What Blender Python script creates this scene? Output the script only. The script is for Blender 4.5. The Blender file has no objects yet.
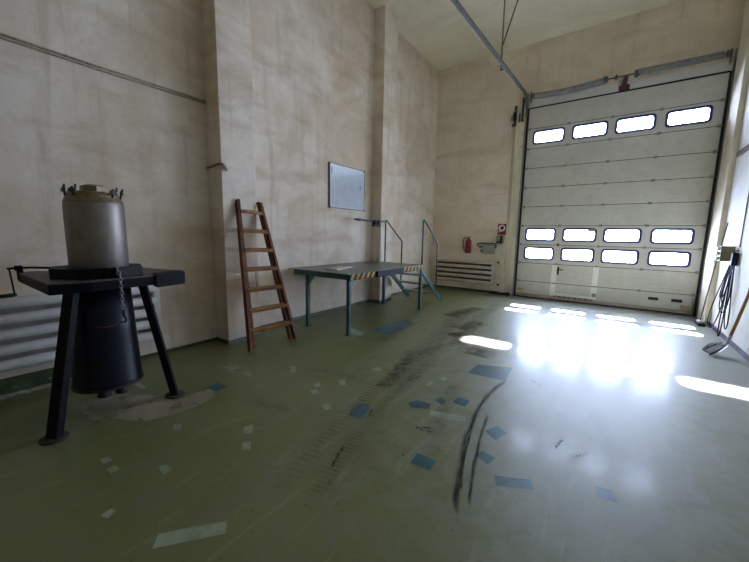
import bpy, bmesh, math, random
from mathutils import Vector, Matrix
random.seed(7)
SC = bpy.context.scene
COL = SC.collection
PI = math.pi
# ------------------------------------------------------------------ room constants (metres)
CAM_H = 1.7908
D = 10.878          # back wall
XL = -5.262         # left wall
XR = 1.829          # right wall lining
HC = 7.222          # ceiling
PD = 0.31           # pilaster depth
DL, DR = -2.34, 1.705   # overhead door edges
# ------------------------------------------------------------------ materials
def new_mat(name):
    m = bpy.data.materials.new(name); m.use_nodes = True
    nt = m.node_tree
    b = nt.nodes['Principled BSDF']
    return m, nt, b
def nd(nt, t, **kw):
    n = nt.nodes.new(t)
    for k, v in kw.items():
        if k.startswith('i_'):
            n.inputs[k[2:].replace('_', ' ')].default_value = v
        else: setattr(n, k, v)
    return n
def ramp(nt, src, stops):
    r = nt.nodes.new('ShaderNodeValToRGB')
    e = r.color_ramp.elements
    while len(e) < len(stops): e.new(0.5)
    for i, (p, c) in enumerate(stops):
        e[i].position = p
        e[i].color = (c, c, c, 1) if isinstance(c, (int, float)) else tuple(c) + (1,)
    nt.links.new(src, r.inputs[0])
    return r.outputs[0]
def mixc(nt, fac, a, b, mode='MIX'):
    n = nt.nodes.new('ShaderNodeMix'); n.data_type = 'RGBA'; n.blend_type = mode
    for s, v in ((n.inputs[0], fac), (n.inputs[6], a), (n.inputs[7], b)):
        if hasattr(v, 'links'): nt.links.new(v, s)
        elif isinstance(v, (int, float)): s.default_value = v
        else: s.default_value = tuple(v) + (1,)
    return n.outputs[2]
def coord(nt, scale=(1, 1, 1), loc=(0, 0, 0)):
    t = nt.nodes.new('ShaderNodeTexCoord'); mp = nt.nodes.new('ShaderNodeMapping')
    mp.inputs['Scale'].default_value = scale; mp.inputs['Location'].default_value = loc
    nt.links.new(t.outputs['Object'], mp.inputs[0]); return mp.outputs[0]
def noise(nt, vec, scale, detail=6, rough=0.6, dist=0.0):
    n = nt.nodes.new('ShaderNodeTexNoise')
    n.inputs['Scale'].default_value = scale; n.inputs['Detail'].default_value = detail
    n.inputs['Roughness'].default_value = rough; n.inputs['Distortion'].default_value = dist
    nt.links.new(vec, n.inputs['Vector']); return n.outputs['Fac']
def bump(nt, b, h, strength=0.2, dist=0.01):
    n = nt.nodes.new('ShaderNodeBump'); n.inputs['Strength'].default_value = strength
    n.inputs['Distance'].default_value = dist
    nt.links.new(h, n.inputs['Height']); nt.links.new(n.outputs[0], b.inputs['Normal'])
def simple(name, col, rough=0.5, metal=0.0, var=0.25, scale=6.0, stretch=(1, 1, 1), second=None, thr=(0.5, 0.7), bmp=0.0, spec=0.5):
    """one paint or metal with mottling; second = colour of worn / rusty blotches"""
    m, nt, b = new_mat(name)
    v = coord(nt, stretch)
    n1 = noise(nt, v, scale)
    dark = tuple(c * (1 - var) for c in col); lite = tuple(min(1, c * (1 + var * 0.6)) for c in col)
    c = ramp(nt, n1, [(0.3, dark), (0.7, lite)])
    if second:
        n2 = noise(nt, v, scale * 2.7, 8, 0.7)
        f = ramp(nt, n2, [(thr[0], 0.0), (thr[1], 1.0)])
        c = mixc(nt, f, c, second)
    nt.links.new(c, b.inputs['Base Color'])
    b.inputs['Roughness'].default_value = rough; b.inputs['Metallic'].default_value = metal
    b.inputs['Specular IOR Level'].default_value = spec
    if bmp: bump(nt, b, noise(nt, v, scale * 8, 4), bmp, 0.004)
    return m
def plaster(name, base, stain, amount, streak=0.4, seed=0.0, spec=0.2):
    m, nt, b = new_mat(name)
    v = coord(nt, (1, 1, 1), (seed, seed * 0.7, seed * 1.3))
    vs = coord(nt, (3.0, 3.0, 0.22), (seed, 0, 0))
    big = noise(nt, v, 0.55, 7, 0.62, 0.6)
    mid = noise(nt, v, 2.3, 8, 0.65, 0.3)
    fine = noise(nt, v, 22, 4, 0.6)
    st = noise(nt, vs, 2.2, 6, 0.6)
    vd = coord(nt, (0.5, 1.0, 2.6), (seed * 2, 1, 0))
    sm = noise(nt, vd, 1.0, 7, 0.62, 0.35)
    f1 = ramp(nt, big, [(0.38, 0.0), (0.68, amount)])
    f2 = ramp(nt, mid, [(0.45, 0.0), (0.85, amount * 0.5)])
    f3 = ramp(nt, st, [(0.55, 0.0), (0.8, streak)])
    f4 = ramp(nt, sm, [(0.50, 0.0), (0.78, amount * 0.9)])
    c = mixc(nt, f1, base, stain)
    c = mixc(nt, f2, c, stain)
    c = mixc(nt, f3, c, tuple(s * 0.8 for s in stain))
    c = mixc(nt, f4, c, tuple(s * 0.85 for s in stain))
    g = ramp(nt, fine, [(0.25, 0.94), (0.75, 1.03)])
    c = mixc(nt, 1.0, c, g, 'MULTIPLY')
    nt.links.new(c, b.inputs['Base Color'])
    b.inputs['Roughness'].default_value = 0.75
    b.inputs['Specular IOR Level'].default_value = spec
    bump(nt, b, mid, 0.25, 0.02)
    return m
M = {}
M['wall_left'] = plaster('plaster_left', (0.85, 0.77, 0.68), (0.55, 0.415, 0.265), 0.80, 0.6, 0.0)
M['wall_back'] = plaster('plaster_back', (0.85, 0.77, 0.66), (0.58, 0.44, 0.27), 0.6, 0.45, 3.1)
M['wall_right'] = plaster('plaster_right', (0.60, 0.52, 0.36), (0.42, 0.33, 0.2), 0.5, 0.3, 5.2, 0.0)
M['lining'] = plaster('lining_right', (0.78, 0.77, 0.76), (0.55, 0.5, 0.44), 0.25, 0.2, 9.2)
M['pilaster_right'] = plaster('plaster_right_pilaster', (0.76, 0.70, 0.58), (0.50, 0.41, 0.25), 0.45, 0.3, 11.3, 0.1)
M['ceiling'] = plaster('ceiling_paint', (0.84, 0.80, 0.66), (0.58, 0.54, 0.35), 0.5, 0.1, 7.4)
M['base_green'] = simple('green_base_paint', (0.055, 0.085, 0.032), 0.55, var=0.6, scale=5, second=(0.42, 0.41, 0.34), thr=(0.62, 0.68))
M['base_pale'] = simple('pale_green_base_paint', (0.13, 0.165, 0.125), 0.55, var=0.5, scale=5, second=(0.42, 0.41, 0.34), thr=(0.62, 0.68))
M['base_purple'] = simple('purple_base_paint', (0.10, 0.075, 0.13), 0.5, var=0.3, scale=5)
def floor_mat():
    m, nt, b = new_mat('green_floor_paint')
    v = coord(nt); 
    n1 = noise(nt, v, 0.7, 6, 0.6, 0.4); n2 = noise(nt, v, 4.5, 8, 0.7, 0.3); n3 = noise(nt, v, 30, 4, 0.6)
    vt = coord(nt, (3.0, 0.5, 1)); n4 = noise(nt, vt, 3.0, 7, 0.7, 0.8)
    c = ramp(nt, n1, [(0.3, (0.120, 0.130, 0.030)), (0.5, (0.146, 0.158, 0.046)), (0.70, (0.172, 0.188, 0.075))])
    f = ramp(nt, n2, [(0.48, 0.0), (0.70, 0.6)])
    c = mixc(nt, f, c, (0.105, 0.105, 0.035))
    f = ramp(nt, n4, [(0.56, 0.0), (0.74, 0.6)])
    c = mixc(nt, f, c, (0.26, 0.29, 0.18))
    f = ramp(nt, n3, [(0.62, 0.0), (0.70, 0.7)])
    c = mixc(nt, f, c, (0.06, 0.06, 0.03))
    # grey painted into the colour towards the doorway for window sheen and dust
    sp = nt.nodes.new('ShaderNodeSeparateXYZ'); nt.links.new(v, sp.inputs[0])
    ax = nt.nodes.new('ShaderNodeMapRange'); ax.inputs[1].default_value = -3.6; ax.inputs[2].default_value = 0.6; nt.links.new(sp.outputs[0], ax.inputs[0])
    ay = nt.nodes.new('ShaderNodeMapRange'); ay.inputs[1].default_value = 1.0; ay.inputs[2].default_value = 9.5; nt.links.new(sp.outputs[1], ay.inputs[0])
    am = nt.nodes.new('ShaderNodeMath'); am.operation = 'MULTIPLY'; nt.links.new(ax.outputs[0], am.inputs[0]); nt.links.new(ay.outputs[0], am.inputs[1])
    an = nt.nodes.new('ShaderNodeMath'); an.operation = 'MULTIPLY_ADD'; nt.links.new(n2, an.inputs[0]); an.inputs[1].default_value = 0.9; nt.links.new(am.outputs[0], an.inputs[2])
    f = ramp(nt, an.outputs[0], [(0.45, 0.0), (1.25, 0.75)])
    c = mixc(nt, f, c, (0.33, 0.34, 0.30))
    nt.links.new(c, b.inputs['Base Color'])
    r = ramp(nt, n2, [(0.3, 0.40), (0.75, 0.52)])
    nt.links.new(r, b.inputs['Roughness'])
    b.inputs['Specular IOR Level'].default_value = 0.65
    cw = nt.nodes.new('ShaderNodeMath'); cw.operation = 'MULTIPLY'
    nt.links.new(ramp(nt, n2, [(0.35, 0.17), (0.65, 0.09)]), cw.inputs[0]); nt.links.new(ramp(nt, n3, [(0.50, 0.9), (0.64, 0.1)]), cw.inputs[1])
    nt.links.new(cw.outputs[0], b.inputs['Coat Weight'])
    b.inputs['Coat Roughness'].default_value = 0.135
    nb = noise(nt, v, 7, 5, 0.55)
    bump(nt, b, nb, 0.08, 0.005)
    nt.links.new(b.inputs['Normal'].links[0].from_socket, b.inputs['Coat Normal'])
    return m
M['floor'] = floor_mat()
def decal(name, col, alpha=1.0, lo=0.45, hi=0.6, scale=8.0, rough=0.35, edge=False, strip=None, coat=0.2, spec=0.5, streaky=False):
    """paint or dirt lying in the floor coat; UV x runs across a smear, y along it"""
    m, nt, b = new_mat(name)
    v = coord(nt); n1 = noise(nt, v, scale, 8, 0.7)
    if streaky:
        tc = nt.nodes.new('ShaderNodeTexCoord'); mp = nt.nodes.new('ShaderNodeMapping'); mp.inputs['Scale'].default_value = (7, 9, 1)
        nt.links.new(tc.outputs['UV'], mp.inputs[0]); n1 = noise(nt, mp.outputs[0], 1.0, 9, 0.75)
    c = ramp(nt, noise(nt, v, scale * 0.6, 4), [(0.3, tuple(x * 0.75 for x in col)), (0.7, tuple(min(1, x * 1.2) for x in col))])
    nt.links.new(c, b.inputs['Base Color'])
    b.inputs['Roughness'].default_value = rough
    b.inputs['Specular IOR Level'].default_value = spec; b.inputs['Coat Weight'].default_value = coat; b.inputs['Coat Roughness'].default_value = 0.12
    a = ramp(nt, n1, [(lo, 0.0), (hi, 1.0)])
    def math_(op, x, y=None):
        k = nt.nodes.new('ShaderNodeMath'); k.operation = op
        for i, q in enumerate((x, y)):
            if q is None: continue
            if hasattr(q, 'links'): nt.links.new(q, k.inputs[i])
            else: k.inputs[i].default_value = q
        return k.outputs[0]
    if edge:
        uv = nt.nodes.new('ShaderNodeTexCoord'); sp = nt.nodes.new('ShaderNodeSeparateXYZ')
        nt.links.new(uv.outputs['UV'], sp.inputs[0])
        fu = math_('MULTIPLY', math_('MULTIPLY', sp.outputs[0], math_('SUBTRACT', 1.0, sp.outputs[0])), 4.0)
        fv = math_('MINIMUM', math_('MULTIPLY', math_('MULTIPLY', sp.outputs[1], math_('SUBTRACT', 1.0, sp.outputs[1])), 8.0), 1.0)
        e = math_('MULTIPLY', fu, fv)
        if strip:
            w = nt.nodes.new('ShaderNodeMath'); w.operation = 'SINE'
            nt.links.new(math_('MULTIPLY', sp.outputs[1], strip), w.inputs[0])
            s = math_('ADD', math_('MULTIPLY', w.outputs[0], 0.35), 0.65)
            e = math_('MULTIPLY', e, s)
        a2 = math_('ADD', math_('MULTIPLY', e, 0.55), math_('SUBTRACT', n1, 0.5))
        a = ramp(nt, a2, [(lo, 0.0), (hi, 1.0)])
    a = math_('MULTIPLY', a, alpha)
    nt.links.new(a, b.inputs['Alpha'])
    return m
M['d_pale'] = decal('pale_patch', (0.38, 0.46, 0.33), 0.75, 0.2, 0.4, 9)
M['d_blue'] = decal('blue_patch', (0.040, 0.125, 0.155), 0.9, 0.25, 0.42, 14, coat=0.2)
M['d_bare'] = decal('bare_concrete', (0.40, 0.35, 0.24), 0.75, 0.34, 0.46, 4.5, rough=0.6, edge=False, coat=0.1)
M['d_skid'] = decal('skid_mark', (0.030, 0.016, 0.013), 0.92, 0.40, 0.68, 40, edge=True, streaky=True, rough=0.9, coat=0.0, spec=0.1)
M['d_smear'] = decal('dirt_smear', (0.02, 0.016, 0.015), 0.85, 0.52, 0.60, 48, edge=True, rough=0.9, coat=0.0, spec=0.1)
M['d_tyre'] = decal('tyre_track', (0.075, 0.07, 0.02), 0.38, 0.25, 0.7, 14, edge=True, strip=480.0, rough=0.5, coat=0.2)
M['d_dirt'] = decal('brown_floor_dirt', (0.085, 0.072, 0.026), 0.42, 0.36, 0.72, 9, edge=True, rough=0.5, coat=0.1)
M['d_white'] = decal('peeled_white', (0.50, 0.49, 0.42), 0.9, 0.35, 0.5, 12, edge=True, rough=0.7, coat=0.0)
M['d_olive'] = decal('olive_dirt', (0.075, 0.066, 0.022), 0.7, 0.30, 0.62, 6, edge=True, rough=0.45, coat=0.3)
M['black'] = simple('black_steel', (0.0035, 0.0035, 0.007), 0.5, 0.0, 0.4, 9, second=(0.010, 0.008, 0.007), thr=(0.6, 0.75), spec=0.13)
M['plate_top'] = simple('lit_plate_top', (0.11, 0.098, 0.088), 0.45, 0.0, 0.4, 9, second=(0.02, 0.017, 0.015), thr=(0.5, 0.7), spec=0.4)  # lit look of the top put into the colour, lighter than the sides
M['blackblue'] = simple('blue_black_enamel', (0.006, 0.008, 0.020), 0.40, 0.0, 0.4, 5, second=(0.018, 0.012, 0.011), thr=(0.60, 0.75), spec=0.28)
M['joint'] = simple('dirty_joint', (0.12, 0.095, 0.065), 0.7, 0, 0.3, 9)
M['rustedge'] = simple('rusty_rim', (0.045, 0.026, 0.02), 0.7, 0.2, 0.5, 20)
M['alu'] = simple('dull_aluminium', (0.27, 0.24, 0.215), 0.45, 0.7, 0.25, 4, (1, 1, 0.5), second=(0.15, 0.115, 0.09), thr=(0.55, 0.8))
M['alu_gold'] = simple('stained_aluminium', (0.25, 0.19, 0.11), 0.45, 0.65, 0.35, 9, second=(0.13, 0.10, 0.06), thr=(0.5, 0.7))
M['chain'] = simple('worn_chain_steel', (0.35, 0.33, 0.32), 0.4, 0.8, 0.3, 30)
M['red_scratch'] = simple('red_scratch', (0.22, 0.02, 0.02), 0.5, var=0.3, scale=40)
M['wood_red'] = simple('red_brown_wood', (0.165, 0.050, 0.015), 0.5, 0, 0.55, 10, (1, 1, 0.25), second=(0.06, 0.016, 0.008), thr=(0.55, 0.72), spec=0.25)
M['wood_step'] = simple('worn_step_wood', (0.34, 0.150, 0.055), 0.45, 0, 0.5, 9, (1, 0.4, 1), second=(0.12, 0.04, 0.02), thr=(0.55, 0.72))
M['green'] = simple('teal_green_paint', (0.014, 0.068, 0.055), 0.42, 0, 0.35, 8, second=(0.05, 0.07, 0.06), thr=(0.62, 0.75))
M['green_pale'] = simple('pale_teal_gusset', (0.10, 0.24, 0.22), 0.45, 0, 0.3, 10)
M['deck'] = simple('worn_grey_deck', (0.12, 0.15, 0.115), 0.35, 0, 0.4, 4, second=(0.16, 0.17, 0.145), thr=(0.5, 0.8))
M['tread'] = simple('worn_step_steel', (0.22, 0.26, 0.25), 0.4, 0.4, 0.3, 8)
M['navy'] = simple('dark_violet_fascia', (0.022, 0.020, 0.040), 0.6, 0, 0.3, 8, spec=0.1)
M['yellow'] = simple('hazard_yellow', (0.40, 0.26, 0.05), 0.6, 0, 0.3, 20, spec=0.1)
M['hazard_black'] = simple('hazard_black', (0.012, 0.012, 0.016), 0.6, 0, 0.3, 20, spec=0.1)
M['threshold_yellow'] = simple('threshold_yellow', (0.62, 0.44, 0.07), 0.5, 0, 0.2, 20)
M['white_board'] = simple('whiteboard_surface', (0.52, 0.57, 0.62), 0.25, 0, 0.08, 3)
M['board_mark'] = simple('faint_blue_print', (0.36, 0.42, 0.50), 0.4, 0, 0.2, 30)
M['board_mark_dark'] = simple('grey_blue_print', (0.25, 0.29, 0.38), 0.4, 0, 0.2, 30)
M['board_frame'] = simple('board_dark_edge', (0.07, 0.07, 0.08), 0.4, 0.3, 0.2, 9)
M['rad'] = simple('cream_radiator_paint', (0.66, 0.60, 0.50), 0.45, 0, 0.2, 4, second=(0.45, 0.36, 0.26), thr=(0.62, 0.8))
M['rad_white'] = simple('white_radiator_paint', (0.68, 0.655, 0.61), 0.42, 0, 0.15, 3, second=(0.40, 0.36, 0.33), thr=(0.64, 0.8))
M['cream'] = simple('cream_frame_paint', (0.74, 0.67, 0.53), 0.5, 0, 0.2, 4, (1, 1, 0.3), second=(0.42, 0.34, 0.20), thr=(0.56, 0.8))
M['door'] = simple('door_panel_paint', (0.60, 0.59, 0.54), 0.45, 0, 0.08, 2, second=(0.46, 0.45, 0.37), thr=(0.52, 0.8))
M['door_win'] = simple('door_window_section', (0.62, 0.61, 0.58), 0.45, 0, 0.06, 2)
M['stile'] = simple('white_stile', (0.86, 0.84, 0.80), 0.4, 0, 0.08, 5)
M['gasket'] = simple('dark_gasket', (0.025, 0.028, 0.15), 0.5, 0, 0.2, 9)
M['rubber'] = simple('black_rubber', (0.012, 0.012, 0.014), 0.6, 0, 0.2, 9)
M['galv'] = simple('galvanised_steel', (0.34, 0.35, 0.34), 0.42, 0.6, 0.25, 8, second=(0.2, 0.18, 0.15), thr=(0.6, 0.8))
M['galv_dark'] = simple('dark_galvanised', (0.13, 0.135, 0.14), 0.45, 0.5, 0.3, 12)
M['rust'] = simple('rusty_steel', (0.16, 0.085, 0.045), 0.8, 0.1, 0.5, 14, second=(0.06, 0.035, 0.025), thr=(0.5, 0.65))
M['purple_rust'] = simple('maroon_grease', (0.09, 0.02, 0.035), 0.6, 0, 0.4, 14)
M['bottombar'] = simple('stained_bottom_rail', (0.50, 0.41, 0.37), 0.45, 0.4, 0.3, 6, second=(0.16, 0.11, 0.10), thr=(0.55, 0.75))
M['pipe_white'] = simple('chalky_pipe_paint', (0.74, 0.70, 0.62), 0.75, 0, 0.12, 4, (1, 1, 0.3), second=(0.5, 0.42, 0.28), thr=(0.58, 0.8), spec=0.15)
M['gap_shade'] = simple('gap_shade_brown', (0.15, 0.105, 0.065), 0.8, 0, 0.3, 8, spec=0.1)  # dark brown that paints shade between the far radiator's tubes
M['gap_shade_pale'] = simple('gap_shade_grey', (0.40, 0.35, 0.30), 0.8, 0, 0.3, 8, spec=0.1)  # paler brown-grey painting the gap shade of the left radiator
M['tan'] = simple('tan_stained_angle', (0.28, 0.22, 0.13), 0.55, 0, 0.35, 6, (1, 1, 0.3), second=(0.15, 0.11, 0.06), thr=(0.55, 0.75))
M['plate_yellow'] = simple('yellowed_plate', (0.50, 0.40, 0.22), 0.5, 0, 0.2, 8)
M['red'] = simple('extinguisher_red', (0.24, 0.012, 0.022), 0.45, 0, 0.15, 9)
M['white'] = simple('white_paint', (0.72, 0.71, 0.69), 0.4, 0, 0.08, 6)
M['ivory'] = simple('ivory_plastic', (0.62, 0.57, 0.45), 0.45, 0, 0.1, 8)
M['greybox'] = simple('grey_green_box', (0.30, 0.32, 0.26), 0.5, 0, 0.12, 8)
M['olivebox'] = simple('olive_box_paint', (0.22, 0.19, 0.09), 0.5, 0, 0.2, 8)
M['orange_wood'] = simple('varnished_handle_wood', (0.33, 0.145, 0.04), 0.35, 0, 0.3, 8, (1, 1, 0.3))
M['shovel'] = simple('shovel_steel', (0.42, 0.42, 0.45), 0.35, 0.6, 0.3, 8, second=(0.16, 0.14, 0.13), thr=(0.55, 0.8))
M['shovel_dark'] = simple('shovel_edge', (0.07, 0.065, 0.06), 0.45, 0.4, 0.3, 8)
M['cable_blue'] = simple('dark_blue_cable', (0.006, 0.008, 0.045), 0.5, 0, 0.2, 9, spec=0.15)
M['cable_black'] = simple('black_cable', (0.005, 0.005, 0.010), 0.5, 0, 0.2, 9, spec=0.15)
M['brown_rail'] = simple('mauve_brown_rail', (0.14, 0.09, 0.10), 0.5, 0, 0.25, 5)
M['trunk'] = simple('dusty_trunking', (0.42, 0.36, 0.26), 0.6, 0, 0.3, 9, second=(0.16, 0.11, 0.06), thr=(0.5, 0.68))
M['brown_pipe'] = simple('brown_pipe', (0.20, 0.12, 0.055), 0.55, 0.1, 0.3, 12)
M['paper'] = simple('pale_board', (0.55, 0.54, 0.46), 0.5, 0, 0.1, 5)
def glass_mat():
    m = bpy.data.materials.new('acrylic_pane'); m.use_nodes = True; nt = m.node_tree
    for n in list(nt.nodes): nt.nodes.remove(n)
    o = nt.nodes.new('ShaderNodeOutputMaterial'); mx = nt.nodes.new('ShaderNodeMixShader')
    tr = nt.nodes.new('ShaderNodeBsdfTransparent'); gl = nt.nodes.new('ShaderNodeBsdfGlossy'); fr = nt.nodes.new('ShaderNodeFresnel')
    tr.inputs[0].default_value = (0.93, 0.95, 0.98, 1); gl.inputs['Roughness'].default_value = 0.03
    fr.inputs[0].default_value = 1.45
    nt.links.new(fr.outputs[0], mx.inputs[0]); nt.links.new(tr.outputs[0], mx.inputs[1]); nt.links.new(gl.outputs[0], mx.inputs[2])
    nt.links.new(mx.outputs[0], o.inputs[0]); return m
M['glass'] = glass_mat()
# ------------------------------------------------------------------ mesh builder
class MB:
    def __init__(s): s.bm = bmesh.new(); s.mi = 0
    def _set(s, faces, smooth=False):
        for f in faces: f.material_index = s.mi; f.smooth = smooth
    def box(s, a, b, rot=None, pivot=None, bevel=0.0):
        c = [(x, y, z) for z in (a[2], b[2]) for y in (a[1], b[1]) for x in (a[0], b[0])]
        vs = [s.bm.verts.new(q) for q in c]
        fs = [s.bm.faces.new([vs[i] for i in q]) for q in ((0, 2, 3, 1), (4, 5, 7, 6), (0, 1, 5, 4), (2, 6, 7, 3), (0, 4, 6, 2), (1, 3, 7, 5))]
        s._set(fs)
        if rot is not None:
            pv = Vector(pivot) if pivot is not None else (Vector(a) + Vector(b)) / 2
            for v in vs: v.co = pv + rot @ (v.co - pv)
        if bevel:
            es = list({e for f in fs for e in f.edges})
            r = bmesh.ops.bevel(s.bm, geom=es, offset=bevel, segments=2, affect='EDGES', profile=0.6)
            for f in r['faces']: f.material_index = s.mi
        return s
    def bar(s, p0, p1, w, h, up=(0, 0, 1), bevel=0.0):
        """rectangular bar from p0 to p1; w across, h along up"""
        p0 = Vector(p0); p1 = Vector(p1); d = (p1 - p0); L = d.length; d.normalize()
        u = Vector(up); sx = d.cross(u)
        if sx.length < 1e-4: sx = d.cross(Vector((1, 0, 0)))
        sx.normalize(); u = sx.cross(d)
        R = Matrix((sx, d, u)).transposed()
        c = (p0 + p1) / 2
        return s.box(c - Vector((w / 2, L / 2, h / 2)), c + Vector((w / 2, L / 2, h / 2)), R, c, bevel)
    def tube(s, pts, r, seg=10, closed=False, smooth=True):
        pts = [Vector(q) for q in pts]; n = len(pts); rings = []
        prev = None
        for i, q in enumerate(pts):
            if closed: t = pts[(i + 1) % n] - pts[i - 1]
            else: t = pts[min(i + 1, n - 1)] - pts[max(i - 1, 0)]
            t.normalize()
            if prev is None:
                a = Vector((0, 0, 1)) if abs(t.z) < 0.9 else Vector((1, 0, 0))
            else: a = prev
            e1 = (a - t * a.dot(t)); e1.normalize(); e2 = t.cross(e1); prev = e1
            rr = r[i] if isinstance(r, (list, tuple)) else r
            rings.append([s.bm.verts.new(q + rr * (math.cos(2 * PI * k / seg) * e1 + math.sin(2 * PI * k / seg) * e2)) for k in range(seg)])
        fs = []
        for i in range(n if closed else n - 1):
            A, B = rings[i], rings[(i + 1) % n]
            off = 0
            if closed and i == n - 1:
                off = min(range(seg), key=lambda o: (A[0].co - B[o].co).length)
            for k in range(seg):
                fs.append(s.bm.faces.new((A[k], A[(k + 1) % seg], B[(k + 1 + off) % seg], B[(k + off) % seg])))
        s._set(fs, smooth)
        if not closed:
            s._set([s.bm.faces.new(rings[0][::-1]), s.bm.faces.new(rings[-1])])
        return s
    def lathe(s, prof, c, axis=(0, 0, 1), seg=40, cap=True, smooth=True):
        """profile of (radius, height) turned about axis through c"""
        ax = Vector(axis).normalized(); a = Vector((1, 0, 0)) if abs(ax.x) < 0.9 else Vector((0, 1, 0))
        e1 = (a - ax * a.dot(ax)).normalized(); e2 = ax.cross(e1); c = Vector(c); rings = []
        for r, h in prof:
            rings.append([s.bm.verts.new(c + ax * h + r * (math.cos(2 * PI * k / seg) * e1 + math.sin(2 * PI * k / seg) * e2)) for k in range(seg)])
        fs = []
        for A, B in zip(rings, rings[1:]):
            for k in range(seg): fs.append(s.bm.faces.new((A[k], A[(k + 1) % seg], B[(k + 1) % seg], B[k])))
        s._set(fs, smooth)
        if cap: s._set([s.bm.faces.new(rings[0][::-1]), s.bm.faces.new(rings[-1])])
        return s
    def prism(s, poly, z0, z1, inner=None):
        lo = [s.bm.verts.new((x, y, z0)) for x, y in poly]; hi = [s.bm.verts.new((x, y, z1)) for x, y in poly]
        n = len(poly); fs = [s.bm.faces.new((lo[i], lo[(i + 1) % n], hi[(i + 1) % n], hi[i])) for i in range(n)]
        if inner is None:
            fs += [s.bm.faces.new(lo[::-1]), s.bm.faces.new(hi)]
        else:
            lo2 = [s.bm.verts.new((x, y, z0)) for x, y in inner]; hi2 = [s.bm.verts.new((x, y, z1)) for x, y in inner]
            for i in range(n):
                j = (i + 1) % n
                fs += [s.bm.faces.new((hi[i], hi[j], hi2[j], hi2[i])), s.bm.faces.new((lo[j], lo[i], lo2[i], lo2[j])),
                       s.bm.faces.new((hi2[i], hi2[j], lo2[j], lo2[i]))]
        s._set(fs); return s
    def poly(s, pts, uv=None):
        f = s.bm.faces.new([s.bm.verts.new(q) for q in pts]); s._set([f])
        if uv:
            L = s.bm.loops.layers.uv.verify()
            for lp, q in zip(f.loops, uv): lp[L].uv = q
        return f
    def done(s, name, mats, parent=None):
        bmesh.ops.recalc_face_normals(s.bm, faces=s.bm.faces)
        me = bpy.data.meshes.new(name); s.bm.to_mesh(me); s.bm.free()
        for m in (mats if isinstance(mats, (list, tuple)) else [mats]): me.materials.append(M[m])
        o = bpy.data.objects.new(name, me); COL.objects.link(o)
        if parent is not None:
            # meshes are modelled in room coordinates: shift into the parent's frame
            w = Vector((0, 0, 0)); q = parent
            while q is not None: w += q.location; q = q.parent
            me.transform(Matrix.Translation(-w)); o.parent = parent
        return o
def tag(o, label, cat, group=None):
    o['label'] = label; o['category'] = cat
    if group: o['group'] = group
    return o
def thing(name, label, cat, loc=(0, 0, 0), group=None):
    o = bpy.data.objects.new(name, None); COL.objects.link(o); o.location = loc
    o.empty_display_size = 0.1
    return tag(o, label, cat, group)
def struct(o): o['kind'] = 'structure'; return o
def rrect(x0, x1, z0, z1, r, n=5):
    out = []
    for cx, cz, a0 in ((x1 - r, z1 - r, 0), (x0 + r, z1 - r, PI / 2), (x0 + r, z0 + r, PI), (x1 - r, z0 + r, 1.5 * PI)):
        for k in range(n + 1):
            a = a0 + PI / 2 * k / n; out.append((cx + r * math.cos(a), cz + r * math.sin(a)))
    return out
SKY = 16; SUN = 30; EXPO = 2.45
PALE = [[(-3.139, 0.723), (-3.128, 0.779), (-3.052, 0.782), (-3.05, 0.723)], [(-2.966, 0.721), (-2.96, 0.775), (-2.883, 0.778), (-2.877, 0.721)], [(-2.481, 0.55), (-2.496, 0.604), (-2.45, 0.625), (-2.422, 0.57)], [(-2.693, 0.961), (-2.665, 1.012), (-2.567, 1.011), (-2.557, 0.947)], [(-2.645, 1.667), (-2.61, 1.745), (-2.497, 1.652), (-2.548, 1.6)], [(-2.438, 1.52), (-2.395, 1.571), (-2.301, 1.504), (-2.351, 1.454)], [(-3.182, 1.288), (-3.147, 1.344), (-3.057, 1.297), (-3.101, 1.249)], [(-2.053, 0.709), (-1.81, 0.999), (-1.733, 0.947), (-1.973, 0.646)], [(-4.441, 1.411), (-4.438, 1.462), (-4.226, 1.461), (-4.213, 1.403)], [(-3.436, 2.88), (-3.397, 2.948), (-3.229, 2.814), (-3.257, 2.742)], [(-2.77, 2.679), (-2.763, 2.769), (-2.669, 2.701), (-2.707, 2.644)], [(-2.706, 2.551), (-2.676, 2.614), (-2.569, 2.58), (-2.603, 2.516)], [(-2.612, 2.945), (-2.571, 3.022), (-2.462, 2.917), (-2.502, 2.858)], [(-2.36, 2.388), (-2.329, 2.456), (-2.221, 2.41), (-2.25, 2.336)], [(-2.519, 3.509), (-2.446, 3.62), (-2.356, 3.548), (-2.431, 3.454)], [(-1.707, 3.502), (-1.712, 3.645), (-1.655, 3.644), (-1.652, 3.502)], [(-1.639, 3.778), (-1.624, 3.885), (-1.544, 3.791), (-1.57, 3.725)], [(-1.384, 2.998), (-1.055, 3.1), (-1.017, 3.007), (-1.344, 2.898)], [(-2.109, 5.034), (-2.023, 5.21), (-1.888, 5.105), (-1.997, 4.941)], [(-4.0, 4.726), (-4.015, 4.892), (-3.577, 4.755), (-3.536, 4.591), (-3.658, 4.493)]]
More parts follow.
